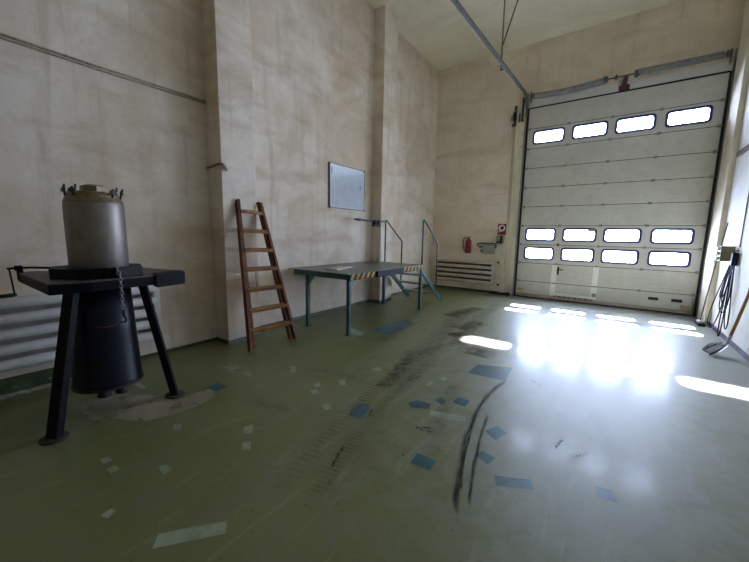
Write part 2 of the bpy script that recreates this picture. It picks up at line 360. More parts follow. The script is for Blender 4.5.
BLUE = [[(-3.701, 1.867), (-3.723, 2.017), (-3.518, 2.031), (-3.529, 1.887)], [(-1.998, 2.409), (-2.051, 2.519), (-2.057, 2.665), (-1.942, 2.71), (-1.88, 2.548), (-1.868, 2.423)], [(-1.65, 3.0), (-1.598, 3.109), (-1.434, 3.121), (-1.419, 3.003), (-1.588, 2.926)], [(-1.453, 3.221), (-1.43, 3.333), (-1.336, 3.287), (-1.338, 3.183)], [(-1.271, 3.303), (-1.263, 3.462), (-1.132, 3.444), (-1.127, 3.291)], [(-1.157, 2.164), (-1.168, 2.309), (-0.999, 2.307), (-0.992, 2.182)], [(-1.422, 4.179), (-1.415, 4.56), (-0.982, 4.738), (-0.95, 4.215)], [(-0.577, 2.421), (-0.343, 2.544), (-0.299, 2.453), (-0.532, 2.327)], [(0.051, 2.763), (0.162, 2.786), (0.19, 2.666), (0.067, 2.657)], [(-0.769, 2.567), (-0.74, 2.67), (-0.626, 2.635), (-0.652, 2.518)], [(-0.816, 2.98), (-0.745, 3.138), (-0.635, 3.068), (-0.695, 2.879)], [(-3.565, 4.973), (-3.605, 6.033), (-3.136, 5.896), (-3.152, 4.941)]]
BARE = [[(-4.284, 0.878), (-4.376, 1.095), (-4.275, 1.225), (-4.014, 1.406), (-3.654, 1.541), (-3.671, 1.778), (-3.614, 1.934), (-3.401, 1.795), (-3.356, 1.545), (-3.396, 1.326), (-3.473, 1.141), (-3.729, 1.024), (-3.812, 0.883), (-4.028, 0.844)], [(-4.202, 2.313), (-4.13, 2.45), (-3.779, 2.49), (-3.503, 2.354), (-3.786, 2.339), (-3.913, 2.268)]]
SKID = [[(-0.912, 4.577), (-0.963, 4.15), (-1.007, 3.78), (-0.993, 3.298), (-0.92, 2.803), (-0.824, 2.374), (-0.731, 2.06), (-0.616, 1.798), (-0.554, 1.606)], [(-0.903, 3.431), (-0.835, 2.966), (-0.748, 2.505), (-0.668, 2.165), (-0.574, 1.874)], [(-0.921, 2.9), (-0.808, 2.386), (-0.686, 2.039)]]
SMEAR = [[(-0.743, 4.508), (-0.636, 4.404), (-0.535, 4.307)], [(-0.258, 3.034), (-0.222, 3.218), (-0.171, 3.294)], [(-0.126, 3.013), (-0.045, 3.129), (0.005, 3.191)], [(-1.391, 2.642), (-1.256, 2.634), (-1.171, 2.674)], [(-1.355, 2.617), (-1.3, 2.677), (-1.21, 2.711)], [(-1.891, 2.662), (-1.857, 2.586), (-1.824, 2.513)], [(-1.261, 2.212), (-1.234, 2.219)], [(-1.963, 3.465), (-1.884, 3.587), (-1.869, 3.726)], [(-3.563, 6.067), (-3.204, 5.966), (-3.13, 6.156)], [(-1.729, 2.044), (-1.681, 1.909), (-1.607, 1.721)], [(-1.531, 1.626), (-1.516, 1.632)], [(-1.141, 1.433), (-1.056, 1.426), (-0.984, 1.411)], [(-1.395, 1.244), (-1.303, 1.176), (-1.219, 1.114)], [(-2.532, 0.279), (-2.382, 0.303), (-2.274, 0.333)], [(-3.796, 0.865), (-3.833, 0.929), (-3.818, 0.98)], [(-1.59, 4.147), (-1.469, 4.207)]]
TYRE = [[(-1.915, 5.704), (-2.273, 4.365), (-2.131, 3.076), (-1.947, 2.151), (-1.785, 1.478), (-1.549, 1.059)], [(-1.924, 4.642), (-1.916, 3.383), (-1.733, 2.313), (-1.561, 1.594), (-1.408, 1.097)], [(-3.089, 1.963), (-2.84, 2.042), (-2.473, 2.115)], [(-3.327, 2.93), (-2.753, 3.119), (-2.314, 3.075)], [(-2.385, 3.168), (-2.075, 3.26), (-2.322, 4.326)]]
OLIVE = [[(-3.314, 7.461), (-3.156, 8.37), (-2.535, 8.495), (-2.376, 7.266), (-2.564, 6.298)], [(-2.567, 6.056), (-2.385, 6.97), (-1.891, 7.107), (-2.051, 6.034)], [(-2.099, 6.226), (-1.717, 6.537), (-1.958, 5.827), (-2.329, 5.221), (-2.611, 4.994), (-2.509, 5.611)], [(-1.698, 4.82), (-1.583, 5.147), (-1.486, 5.478), (-1.415, 4.825)]]
DIRT = [[(-2.955, 8.556), (-2.436, 5.534), (-2.075, 3.787), (-1.739, 2.502)], [(-4.223, 8.763), (-3.25, 5.468), (-2.971, 3.966)], [(-2.412, 9.932), (-2.278, 7.303), (-1.998, 5.166), (-1.909, 4.379)], [(-2.524, 4.746), (-2.149, 3.524), (-2.082, 2.887)], [(-1.469, 3.862), (-1.23, 2.89), (-1.167, 2.443)]]
# ------------------------------------------------------------------ room shell
YR = -5.0
def ribbon(b, pts, w, z):
    """flat smear along a polyline with UV (across, along)"""
    n = len(pts); P = [Vector((x, y, 0)) for x, y in pts]; L = [0.0]
    for a, c in zip(P, P[1:]): L.append(L[-1] + (c - a).length)
    sides = []
    for i in range(n):
        t = (P[min(i + 1, n - 1)] - P[max(i - 1, 0)]).normalized(); nn = Vector((-t.y, t.x, 0)) * w / 2
        sides.append((P[i] + nn, P[i] - nn))
    for i in range(n - 1):
        v0, v1 = L[i] / L[-1], L[i + 1] / L[-1]
        q = (sides[i][0], sides[i][1], sides[i + 1][1], sides[i + 1][0])
        b.poly([(c.x, c.y, z) for c in q], [(0, v0), (1, v0), (1, v1), (0, v1)])
b = MB(); b.mi = 0
b.box((XL - 0.3, YR - 0.2, -0.2), (XR + 0.3, D + 0.4, 0))
zz = 0.0004
for k, (mi, lst) in enumerate(((3, BARE), (1, PALE), (2, BLUE))):
    for i, q in enumerate(lst):
        b.mi = mi; b.poly([(x, y, zz + 0.0002 * k + 0.00001 * i) for x, y in q])
def dense(pts, n=6):
    out = []
    P = [Vector((x, y)) for x, y in pts]
    for i in range(len(P) - 1):
        a, c, d, e = P[max(i - 1, 0)], P[i], P[i + 1], P[min(i + 2, len(P) - 1)]
        for k in range(n):
            t = k / n
            q = 0.5 * ((2 * c) + (d - a) * t + (2 * a - 5 * c + 4 * d - e) * t * t + (3 * c - a - 3 * d + e) * t ** 3)
            out.append((q.x, q.y))
    out.append((P[-1].x, P[-1].y)); return out
for i, q in enumerate(TYRE): b.mi = 6; ribbon(b, dense(q), 0.24, 0.0014 + 0.00002 * i)
for i, q in enumerate(OLIVE):
    n = len(q); c = [((q[k][0] + q[n - 1 - k][0]) / 2, (q[k][1] + q[n - 1 - k][1]) / 2) for k in range((n + 1) // 2)]
    b.mi = 7; ribbon(b, dense(c), 0.7, 0.0011 + 0.00002 * i)
for i, q in enumerate(DIRT): b.mi = 9; ribbon(b, dense(q), (0.75, 0.6, 0.6, 0.35, 0.3)[i], 0.00125 + 0.00002 * i)
b.mi = 8; ribbon(b, dense([(-5.19, -1.0), (-5.19, 0.2), (-5.15, 0.6), (-5.19, 1.0), (-5.21, 1.5)]), 0.24, 0.0012)
for i, q in enumerate(SMEAR[:11] + SMEAR[14:]): b.mi = 5; ribbon(b, dense(q), 0.09, 0.0017 + 0.00001 * i)
for i, q in enumerate(SKID): b.mi = 4; ribbon(b, dense(q), (0.12, 0.065, 0.05)[i], 0.0020 + 0.00002 * i)
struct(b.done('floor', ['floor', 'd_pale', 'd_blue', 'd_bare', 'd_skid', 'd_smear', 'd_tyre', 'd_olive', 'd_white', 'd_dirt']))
struct(MB().box((XL - 0.3, YR - 0.2, HC), (XR + 0.3, D + 0.4, HC + 0.2)).done('ceiling', 'ceiling'))
# left wall with two pilasters
P1 = (2.885, 3.47); P2 = (7.22, 7.80)
b = MB(); b.box((XL - 0.25, YR, 0), (XL, D + 0.3, HC))
struct(b.done('wall_left', 'wall_left'))
b = MB()
for (y0, y1), pd in ((P1, 0.355), (P2, PD)): b.box((XL, y0, 0), (XL + pd, y1, HC), bevel=0.006)
struct(b.done('wall_left_pilasters', 'wall_left'))
# back wall with the doorway
OX0, OX1, OZ = -2.40, 1.80, 5.50
b = MB()
b.box((XL - 0.2, D, 0), (OX0, D + 0.12, HC)); b.box((OX1, D, 0), (XR + 0.25, D + 0.12, HC)); b.box((OX0, D, OZ), (OX1, D + 0.12, HC))
struct(b.done('wall_back', 'wall_back'))
struct(MB().box((XL, D - 0.02, 6.93), (XR + 0.03, D, HC), bevel=0.005).done('trim_1', 'wall_back'))
# right wall and its white lining
struct(MB().box((XR + 0.03, YR, 0), (XR + 0.25, D + 0.1, HC)).done('wall_right', 'wall_right'))
struct(MB().box((XR, YR, 0), (XR + 0.03, 9.845, HC), bevel=0.004).done('trim_2', 'lining'))
struct(MB().box((1.742, 9.85, 0), (XR + 0.03, 10.62, HC), bevel=0.012).done('wall_right_pilaster', 'pilaster_right'))
# rear wall, behind the camera, closing the hall
struct(MB().box((XL - 0.2, YR - 0.2, 0), (XR + 0.2, YR, HC)).done('wall_rear', 'wall_right'))
# painted skirting bands
b = MB(); b.box((XL, YR, 0), (XL + 0.012, 1.35, 0.17)); b.box((XL, 1.351, 0), (XL + 0.012, P1[0], 0.05))
b.box((XL, P1[0] - 0.012, 0), (XL + 0.355, P1[0], 0.06))
struct(b.done('baseboard_left', 'base_green'))
b = MB(); b.box((XL + 0.355, P1[0], 0), (XL + 0.367, P1[1], 0.06))
b.box((XL, P1[1] + 0.001, 0), (XL + 0.012, P2[0], 0.065)); b.box((XL, P2[0] - 0.012, 0), (XL + PD, P2[0], 0.065))
b.box((XL + PD, P2[0], 0), (XL + PD + 0.012, P2[1], 0.065)); b.box((XL, P2[1] + 0.001, 0), (XL + 0.012, D, 0.07))
struct(b.done('baseboard_left_far', 'base_pale'))
struct(MB().box((XL + 0.012, D - 0.012, 0), (-2.68, D, 0.08)).done('baseboard_back', 'base_green'))
struct(MB().box((XR - 0.012, YR, 0), (XR, 9.84, 0.085)).done('baseboard_right', 'base_purple'))
# ------------------------------------------------------------------ overhead door
door = bpy.data.objects.new('door_1', None); COL.objects.link(door); door.location = (0, D, 0); struct(door)
YF = D - 0.02; YB = D + 0.025
bounds = [0.05, 0.5] + [0.5 + 0.55 * k for k in range(1, 9)] + [5.47]
WINX = (-1.79, -0.81, 0.145, 1.125)
WROWS = (2, 3, 8)
def ribbed(z0, z1):
    n = max(3, int(round((z1 - z0) / 0.11))); pr = [(0.012, z0), (0.0, z0 + 0.008)]
    g = 0.007
    for k in range(1, n):
        z = z0 + (z1 - z0) * k / n
        pr += [(0.0, z - g), (0.0022, z - g * 0.4), (0.0022, z + g * 0.4), (0.0, z + g)]
    pr += [(0.0, z1 - 0.008), (0.012, z1)]
    b = MB(); fs = []
    A = [b.bm.verts.new((DL, YF + d, z)) for d, z in pr]; B = [b.bm.verts.new((DR, YF + d, z)) for d, z in pr]
    for i in range(len(pr) - 1): fs.append(b.bm.faces.new((A[i], B[i], B[i + 1], A[i + 1])))
    C0 = [b.bm.verts.new(q) for q in ((DL, YB, pr[0][1]), (DR, YB, pr[0][1]), (DR, YB, pr[-1][1]), (DL, YB, pr[-1][1]))]
    fs += [b.bm.faces.new(C0), b.bm.faces.new((A[0], B[0], C0[1], C0[0])), b.bm.faces.new((A[-1], B[-1], C0[2], C0[3])),
           b.bm.faces.new(A + [C0[3], C0[0]]), b.bm.faces.new(B + [C0[2], C0[1]])]
    b._set(fs); return b
def holed(z0, z1, zc):
    b = MB(); fs = []
    xs = [DL, -1.305, -0.335, 0.63, DR]
    for i, wx in enumerate(WINX):
        x0, x1 = xs[i], xs[i + 1]; a0, a1 = z0 + 0.004, z1 - 0.004
        inn = rrect(wx - 0.375, wx + 0.375, zc - 0.16, zc + 0.16, 0.065)
        out = []
        for c in range(4):
            cx, cz = ((x1, a1), (x0, a1), (x0, a0), (x1, a0))[c]
            for k in range(6):
                px, pz = inn[c * 6 + k]
                if c in (0, 2): out.append((cx, pz) if k < 2 else ((cx, cz) if k < 4 else (px, cz)))
                else: out.append((px, cz) if k < 2 else ((cx, cz) if k < 4 else (cx, pz)))
        n = len(inn)
        for y in (YF, YB):
            I = [b.bm.verts.new((x, y, z)) for x, z in inn]; O = [b.bm.verts.new((x, y, z)) for x, z in out]
            for k in range(n):
                j = (k + 1) % n
                if (O[k].co - O[j].co).length < 1e-6: fs.append(b.bm.faces.new((O[k], I[j], I[k])))
                else: fs.append(b.bm.faces.new((O[k], O[j], I[j], I[k])))
            if y == YF: I0 = I
        for k in range(n): j = (k + 1) % n; fs.append(b.bm.faces.new((I0[k], I0[j], I[j], I[k])))
    b._set(fs)
    for (za, zb) in ((z0, z0 + 0.004), (z1 - 0.004, z1)):
        b.box((DL, YF + 0.004, za), (DR, YB, zb))
    return b
panels = []
for i in range(10):
    z0, z1 = bounds[i], bounds[i + 1]
    if i in WROWS:
        zc = (z0 + z1) / 2 + 0.02
        o = holed(z0, z1, zc).done('panel', 'door_win', door)
        for wx in WINX:
            inn = rrect(wx - 0.352, wx + 0.352, zc - 0.140, zc + 0.140, 0.055); outp = rrect(wx - 0.405, wx + 0.405, zc - 0.190, zc + 0.190, 0.085)
            g = MB()
            I = [[g.bm.verts.new((x, y, z)) for x, z in inn] for y in (YF - 0.012, YB + 0.01)]
            O = [[g.bm.verts.new((x, y, z)) for x, z in outp] for y in (YF - 0.012, YF)]
            n = len(inn); fs = []
            for k in range(n):
                j = (k + 1) % n
                fs += [g.bm.faces.new((O[0][k], O[0][j], I[0][j], I[0][k])), g.bm.faces.new((I[0][k], I[0][j], I[1][j], I[1][k])), g.bm.faces.new((O[0][k], O[1][k], O[1][j], O[0][j]))]
            g._set(fs); g.done('window_frame', 'gasket', o)
            g = MB(); pp = rrect(wx - 0.362, wx + 0.362, zc - 0.148, zc + 0.148, 0.055)
            g.poly([(x, D + 0.008, z) for x, z in pp]); g.done('pane', 'glass', o)
    else:
        o = ribbed(z0, z1).done('panel', 'door', door)
    panels.append(o)
for j in range(1, 10):
    MB().box((DL, YF - 0.001, bounds[j] - 0.008), (DR, YF + 0.011, bounds[j] + 0.007)).done('joint_seal', 'joint', door)
# hinges on the joints
for j in range(1, 10):
    z = bounds[j]
    for x in (-2.30, -1.305, -0.335, 0.63, 1.665):
        h = MB(); h.box((x - 0.035, YF - 0.008, z - 0.035), (x + 0.035, YF, z - 0.006)); h.box((x - 0.035, YF - 0.008, z + 0.006), (x + 0.035, YF, z + 0.035))
        h.tube([(x - 0.04, YF - 0.012, z), (x + 0.04, YF - 0.012, z)], 0.011, 8)
        if x in (-2.30, 1.665):
            s = -1 if x < 0 else 1
            h.tube([(x, YF - 0.03, z), (x + s * 0.06, YF - 0.03, z)], 0.009, 8); h.box((x - 0.02, YF - 0.045, z - 0.025), (x + 0.02, YF - 0.008, z + 0.025))
        h.done('hinge', 'galv', door)
# wicket door in the lower panels
def part(n, m, f): b = MB(); f(b); return b.done(n, m, door)
for x in (-1.335, -0.33):
    for z0, z1 in ((0.14, 0.485), (0.515, 1.035)):
        part('wicket_stile', 'stile', lambda b: b.box((x - 0.07, YF - 0.012, z0), (x + 0.07, YF - 0.0005, z1), bevel=0.004))
part('wicket_rail', 'stile', lambda b: b.box((-1.265, YF - 0.012, 0.155), (-0.40, YF - 0.0005, 0.215), bevel=0.004))
th = part('threshold', 'hazard_black', lambda b: b.box((-1.29, YF - 0.03, 0.085), (-0.34, YF - 0.0005, 0.135), bevel=0.003))
b = MB()
for k in range(7):
    x = -1.26 + k * 0.13
    b.bm.faces.new([b.bm.verts.new(q) for q in ((x, YF - 0.031, 0.088), (x + 0.06, YF - 0.031, 0.088), (x + 0.085, YF - 0.031, 0.132), (x + 0.025, YF - 0.031, 0.132))])
b.done('hazard_stripe', 'threshold_yellow', th)
hd = part('door_handle', 'rubber', lambda b: (b.box((-1.265, YF - 0.02, 0.76), (-1.215, YF - 0.0005, 0.98), bevel=0.006), b.tube([(-1.24, YF - 0.02, 0.90), (-1.24, YF - 0.06, 0.90), (-1.11, YF - 0.065, 0.905)], 0.012, 8)))
o = part('lock_knob', 'galv', lambda b: b.lathe([(0.0, -0.03), (0.045, -0.03), (0.055, -0.02), (0.055, 0.0)], (-0.32, YF - 0.012, 0.26), (0, 1, 0), 16))
part('lock_knob', 'rubber', lambda b: b.lathe([(0.0, -0.02), (0.03, -0.02), (0.035, 0.0)], (-1.30, YF, 1.61), (0, 1, 0), 12))
for x in (0.935, 1.38):
    part('air_vent', 'rubber', lambda b: (b.box((x - 0.10, YF - 0.02, 0.295), (x + 0.10, YF - 0.0005, 0.365), bevel=0.012), b.box((x - 0.08, YF - 0.026, 0.335), (x + 0.08, YF - 0.02, 0.352))))
part('corner_plate', 'plate_yellow', lambda b: b.box((1.46, YF - 0.012, 0.13), (1.66, YF - 0.0005, 0.235), bevel=0.006))
part('corner_plate', 'plate_yellow', lambda b: b.box((-2.30, YF - 0.012, 0.20), (-2.13, YF - 0.0005, 0.27), bevel=0.006))
part('bottom_rail', 'bottombar', lambda b: (b.box((DL, YF - 0.03, 0.035), (DR, YF + 0.02, 0.075), bevel=0.006), b.tube([(DL + 0.02, YF - 0.025, 0.105), (DR - 0.06, YF - 0.025, 0.105)], 0.012, 8)))
part('bottom_seal', 'rubber', lambda b: b.box((DL, YF - 0.01, 0.0), (DR, YF + 0.035, 0.04)))
part('roller_bracket', 'galv', lambda b: (b.box((1.60, YF - 0.05, 0.03), (1.69, YF - 0.012, 0.14), bevel=0.005), b.box((1.645, YF - 0.05, 0.14), (1.69, YF - 0.012, 0.44), bevel=0.005)))
part('top_seal', 'rubber', lambda b: b.box((DL, YF - 0.012, 5.455), (DR, YF + 0.01, 5.49)))
part('sticker', 'greybox', lambda b: b.box((-0.62, YF - 0.016, 1.985), (-0.44, YF - 0.0125, 2.06)))
part('lintel_board', 'white', lambda b: b.box((DL + 0.02, D - 0.012, 5.50), (DR, D, 5.70), bevel=0.003))
# frame posts beside the doorway
for x0, x1 in ((OX0 - 0.02, DL + 0.03), (DR - 0.03, OX1 + 0.02)):
    part('side_seal', 'rubber', lambda b: b.box((x0, YB + 0.001, 0.0), (x1, YB + 0.06, 5.52)))
part('head_seal', 'rubber', lambda b: b.box((OX0 - 0.02, YB + 0.001, 5.44), (OX1 + 0.02, YB + 0.06, 5.52)))
struct(MB().box((-2.68, D - 0.035, 0), (-2.44, D - 0.001, 5.55), bevel=0.004).done('trim_3', 'cream'))
struct(MB().box((1.80, D - 0.04, 0), (1.857, D - 0.001, 5.55), bevel=0.003).done('trim_4', 'tan'))
# ================================================================== THINGS
# ---------------- tripod stand with drum
C0 = Vector((-4.07, 1.08, 0)); ZP = 1.35
st = thing('tripod_stand', 'black steel three-legged stand with a drum slung under its flat top plate', 'stand', C0)
def pt(n, m, f, parent):
    b = MB(); f(b); return b.done(n, m, parent)
plate = [(-3.70, 0.645), (-3.665, 0.916), (-3.745, 1.436), (-3.80, 1.76), (-3.98, 1.80), (-4.62, 1.66), (-4.93, 1.20), (-4.93, 0.64)]
pl = pt('top_plate', 'plate_top', lambda b: b.prism(plate, ZP - 0.012, ZP), st)
def skirt(b, segs, h=0.085, t=0.014):
    for (x0, y0), (x1, y1) in segs: b.bar((x0, y0, ZP - 0.012 - h / 2), (x1, y1, ZP - 0.012 - h / 2), t, h)
inset = [(C0.x + (x - C0.x) * 0.985, C0.y + (y - C0.y) * 0.985) for x, y in plate]
pt('edge_skirt', 'black', lambda b: skirt(b, [(inset[i], inset[(i + 1) % 8]) for i in range(8)]), pl)
pt('corner_cap', 'black', lambda b: b.prism([(-3.72, 1.445), (-3.785, 1.745), (-3.93, 1.765), (-3.86, 1.465)], ZP - 0.125, ZP + 0.012), pl)
for (fx, fy), tr in (((-3.768, 0.585), 0.27), ((-3.789, 1.571), 0.33), ((-4.66, 1.08), 0.30)):
    dv = (Vector((fx, fy, 0)) - C0).normalized()
    top = C0 + dv * tr; top.z = ZP - 0.014
    foot = Vector((fx, fy, 0.012))
    side = Vector((-dv.y, dv.x, 0))
    lg = pt('leg', 'black', lambda b: b.bar(foot, top, 0.10, 0.065, up=dv, bevel=0.004), st)
    pt('foot_plate', 'rustedge', lambda b: b.lathe([(0.0, 0.0), (0.092, 0.0), (0.098, 0.006), (0.094, 0.018), (0.0, 0.02)], (fx, fy, 0), seg=28, cap=False), lg)
dr = pt('drum', 'blackblue', lambda b: b.lathe([(0.0, 0.28), (0.282, 0.28), (0.288, 0.295), (0.282, 0.31), (0.260, 0.80), (0.235, ZP - 0.014)], (C0.x, C0.y, 0), seg=56), st)
pt('drum_rim', 'rustedge', lambda b: b.lathe([(0.276, 0.263), (0.289, 0.263), (0.2905, 0.279), (0.283, 0.285)], (C0.x, C0.y, 0), seg=56, cap=False), dr)
def arc(b, r, z, a0, a1, h):
    for k in range(14):
        t = a0 + (a1 - a0) * k / 13; b_ = 0.002 + h * math.sin(PI * k / 13)
        t2 = a0 + (a1 - a0) * (k + 1) / 13
        zz0 = z + 0.03 * (k / 13 - 0.5) ** 2 * 4
        b.poly([(C0.x + r * math.cos(t), C0.y + r * math.sin(t), zz0), (C0.x + r * math.cos(t2), C0.y + r * math.sin(t2), zz0), (C0.x + r * math.cos(t2), C0.y + r * math.sin(t2), zz0 + b_), (C0.x + r * math.cos(t), C0.y + r * math.sin(t), zz0 + b_)])
pt('red_scratch', 'red_scratch', lambda b: arc(b, 0.2605, 0.88, -0.55, 0.15, 0.009), dr)
for a in (-0.5, 0.2):
    q = C0 + Vector((math.cos(a), math.sin(a), 0)) * 0.20
    pt('drain_stub', 'rubber', lambda b: (b.lathe([(0.0, 0.19), (0.05, 0.19), (0.055, 0.20), (0.05, 0.22), (0.04, 0.279), (0.0, 0.2795)], (q.x, q.y, 0), seg=18, cap=False)), dr)
# octagonal collar, open in the middle for the canister
RO, RI = 0.368, 0.245
octo = [(C0.x + RO * math.cos(-0.26 + PI / 8 + k * PI / 4), C0.y + RO * math.sin(-0.26 + PI / 8 + k * PI / 4)) for k in range(8)]
octi = [(C0.x + RI * math.cos(-0.26 + PI / 8 + k * PI / 4), C0.y + RI * math.sin(-0.26 + PI / 8 + k * PI / 4)) for k in range(8)]
cl = pt('collar', 'black', lambda b: b.prism(octo, ZP + 0.001, ZP + 0.092, octi), st)
for da in (0.13, 0.34):
    a = -0.26 + da; q = C0 + Vector((math.cos(a), math.sin(a), 0)) * (RO * math.cos(PI / 8) + 0.006); q.z = ZP + 0.05
    n_ = Vector((math.cos(a), math.sin(a), 0))
    pt('lug', 'black', lambda b: b.bar(q - Vector((0, 0, 0.045)), q + Vector((0, 0, 0.05)), 0.022, 0.03, up=n_, bevel=0.003), cl)
# winding crank at the corner of the plate
cx, cy_ = -4.86, 0.665
ck = pt('crank', 'black', lambda b: (b.box((cx - 0.03, cy_ - 0.035, ZP - 0.08), (cx + 0.03, cy_ + 0.008, ZP + 0.07), bevel=0.006),
    b.tube([(cx, cy_ - 0.10, ZP + 0.045), (cx, cy_ + 0.06, ZP + 0.045), (-4.42, 0.98, ZP + 0.05)], 0.011, 8),
    b.lathe([(0.0, -0.03), (0.024, -0.03), (0.028, 0.0), (0.024, 0.02), (0.0, 0.02)], (cx, cy_ - 0.02, ZP + 0.045), (0, 1, 0), 14),
    b.bar((cx, cy_ - 0.085, ZP + 0.05), (cx + 0.13, cy_ - 0.085, ZP - 0.205), 0.028, 0.012, up=(0, 1, 0), bevel=0.003)), st)
pt('crank_handle', 'rubber', lambda b: b.tube([(cx + 0.13, cy_ - 0.07, ZP - 0.205), (cx + 0.13, cy_ - 0.10, ZP - 0.205), (cx + 0.135, cy_ - 0.30, ZP - 0.21)], [0.012, 0.019, 0.021], 10), ck)
# ---------------- canister standing in the collar
CC = C0 + Vector((0.003, 0.012, 0))
can = thing('canister', 'dull aluminium canister with clamped lid standing on the black three-legged stand', 'canister', (CC.x, CC.y, ZP))
bd = pt('body', 'alu', lambda b: b.lathe([(0.0, ZP + 0.001), (0.222, ZP + 0.001), (0.230, ZP + 0.015), (0.229, 2.00), (0.226, 2.03), (0.2235, 2.04)], (CC.x, CC.y, 0), seg=64, cap=False), can)
pt('shoulder', 'alu_gold', lambda b: b.lathe([(0.224, 2.039), (0.227, 2.043), (0.222, 2.056), (0.207, 2.088), (0.203, 2.10), (0.205, 2.112), (0.198, 2.118), (0.0, 2.118)], (CC.x, CC.y, 0), seg=64, cap=False), can)
def lidf(b):
    b.lathe([(0.19, 2.118), (0.19, 2.135), (0.16, 2.14), (0.0, 2.14)], (CC.x, CC.y, 0), seg=40, cap=False)
lid = pt('lid', 'alu_gold', lidf, can)
pt('lid_handle', 'alu_gold', lambda b: b.lathe([(0.105, 2.139), (0.10, 2.195), (0.06, 2.212), (0.0, 2.214)], (CC.x, CC.y, 0), seg=6, cap=False, smooth=False), lid)
for a in (0.47, 1.05, 2.6, -1.50, -0.98):
    n_ = Vector((math.cos(a), math.sin(a), 0)); t_ = Vector((-n_.y, n_.x, 0)); q = CC + n_ * 0.207; q.z = 2.09
    pt('clamp', 'rubber', lambda b: (b.bar(q, q + n_ * 0.012 + Vector((0, 0, 0.08)), 0.02, 0.014, up=n_, bevel=0.002),
        b.bar(q + Vector((0, 0, 0.05)) - t_ * 0.03 + n_ * 0.012, q + Vector((0, 0, 0.05)) + t_ * 0.03 + n_ * 0.012, 0.018, 0.03, up=(0, 0, 1), bevel=0.003),
        b.bar(q + Vector((0, 0, 0.06)) + t_ * 0.03 + n_ * 0.012, q + Vector((0, 0, 0.10)) + t_ * 0.038 + n_ * 0.014, 0.01, 0.014, up=n_)), can)
# ---------------- chain hanging from the collar
a = -0.26 + 0.34; qc = C0 + Vector((math.cos(a), math.sin(a), 0)) * (RO * math.cos(PI / 8) + 0.032)
chn = thing('chain', 'short steel chain with a hook hanging from the collar of the black stand', 'chain', (qc.x, qc.y, 1.40))
def links(b):
    z = 1.435; k = 0
    ox = 0.0
    while z > 1.06:
        ang = (PI / 4 if k % 2 else -PI / 4) + 0.2
        u = Vector((math.cos(ang), math.sin(ang), 0))
        ox = min(0.072, ox + 0.024)
        pts = []
        for j in range(12):
            t = 2 * PI * j / 12
            pts.append(Vector((qc.x + ox * math.cos(a) * 0.9, qc.y + ox * math.sin(a) * 0.9, z)) + u * 0.0115 * math.cos(t) + Vector((0, 0, 0.020 * math.sin(t))))
        b.tube(pts, 0.0042, 6, closed=True)
        z -= 0.0305; k += 1
pt('chain_links', 'chain', links, chn)
hx = qc.x + 0.068 * math.cos(a); hy = qc.y + 0.068 * math.sin(a)
pt('hook', 'rubber', lambda b: (b.tube([(hx, hy, 1.07), (hx, hy, 1.015), (hx, hy + 0.012, 0.995), (hx, hy + 0.02, 0.97), (hx, hy + 0.008, 0.948), (hx, hy - 0.016, 0.948), (hx, hy - 0.022, 0.97)], [0.008, 0.011, 0.011, 0.010, 0.010, 0.009, 0.005], 8), b.box((hx - 0.012, hy - 0.012, 1.02), (hx + 0.012, hy + 0.012, 1.07), bevel=0.004)), chn)
# ---------------- radiators
def radiator(name, label, mat, axis, a0, a1, fixed, z0, z1, group=None, r=0.060, n=5, dep=1.3, back='gap_shade'):
    """n horizontal tubes between two headers; axis 'y' runs along the left wall, 'x' along the back wall"""
    def p3(t, off, z): return (fixed + off, t, z) if axis == 'y' else (t, fixed - off, z)
    t = thing(name, label, 'radiator', p3((a0 + a1) / 2, 0.10, z0))
    hw = 0.045
    for k in range(n):
        z = z0 + r + (z1 - z0 - 2 * r) * k / (n - 1)
        def tb(b):
            b.tube([p3(a0 + hw, 0.11, z), p3((a0 + a1) / 2, 0.11, z), p3(a1 - hw, 0.11, z)], r, 18)
            ax_ = 0 if axis == 'y' else 1; c_ = p3(a0, 0.11, z)[ax_]
            for v in b.bm.verts: v.co[ax_] = c_ + (v.co[ax_] - c_) * dep
        pt('tube', mat, tb, t)
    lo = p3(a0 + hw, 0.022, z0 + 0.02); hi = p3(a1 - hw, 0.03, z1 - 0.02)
    pt('gap_shade_panel', back, lambda b: b.box([min(lo[i], hi[i]) for i in range(3)], [max(lo[i], hi[i]) for i in range(3)]), t)  # sheet added behind the tubes, its colour stands for shade in the gaps
    for s, e in ((a0, a0 + 2 * hw), (a1 - 2 * hw, a1)):
        lo = p3(s, 0.06, z0 - 0.005); hi = p3(e, 0.165, z1 + 0.005)
        pt('header', mat, lambda b: b.box([min(lo[i], hi[i]) for i in range(3)], [max(lo[i], hi[i]) for i in range(3)], bevel=0.02), t)
    for q in (a0 + 0.35 * (a1 - a0), a0 + 0.75 * (a1 - a0)):
        lo = p3(q - 0.015, 0.002, z1 - 0.19); hi = p3(q + 0.015, 0.11, z1 - 0.16)
        pt('bracket', mat, lambda b: b.box([min(lo[i], hi[i]) for i in range(3)], [max(lo[i], hi[i]) for i in range(3)]), t)
    return t
radiator('radiator', 'white five-tube wall radiator behind the black three-legged stand', 'rad_white', 'y', -0.9, 2.01, XL, 0.285, 1.06, r=0.057, back='gap_shade_pale')
radL_ = radiator('radiator', 'cream five-tube wall radiator on the far wall under the fire extinguisher', 'rad', 'x', -5.06, -3.0, D, 0.29, 1.03, r=0.048, dep=1.4, back='gap_shade')
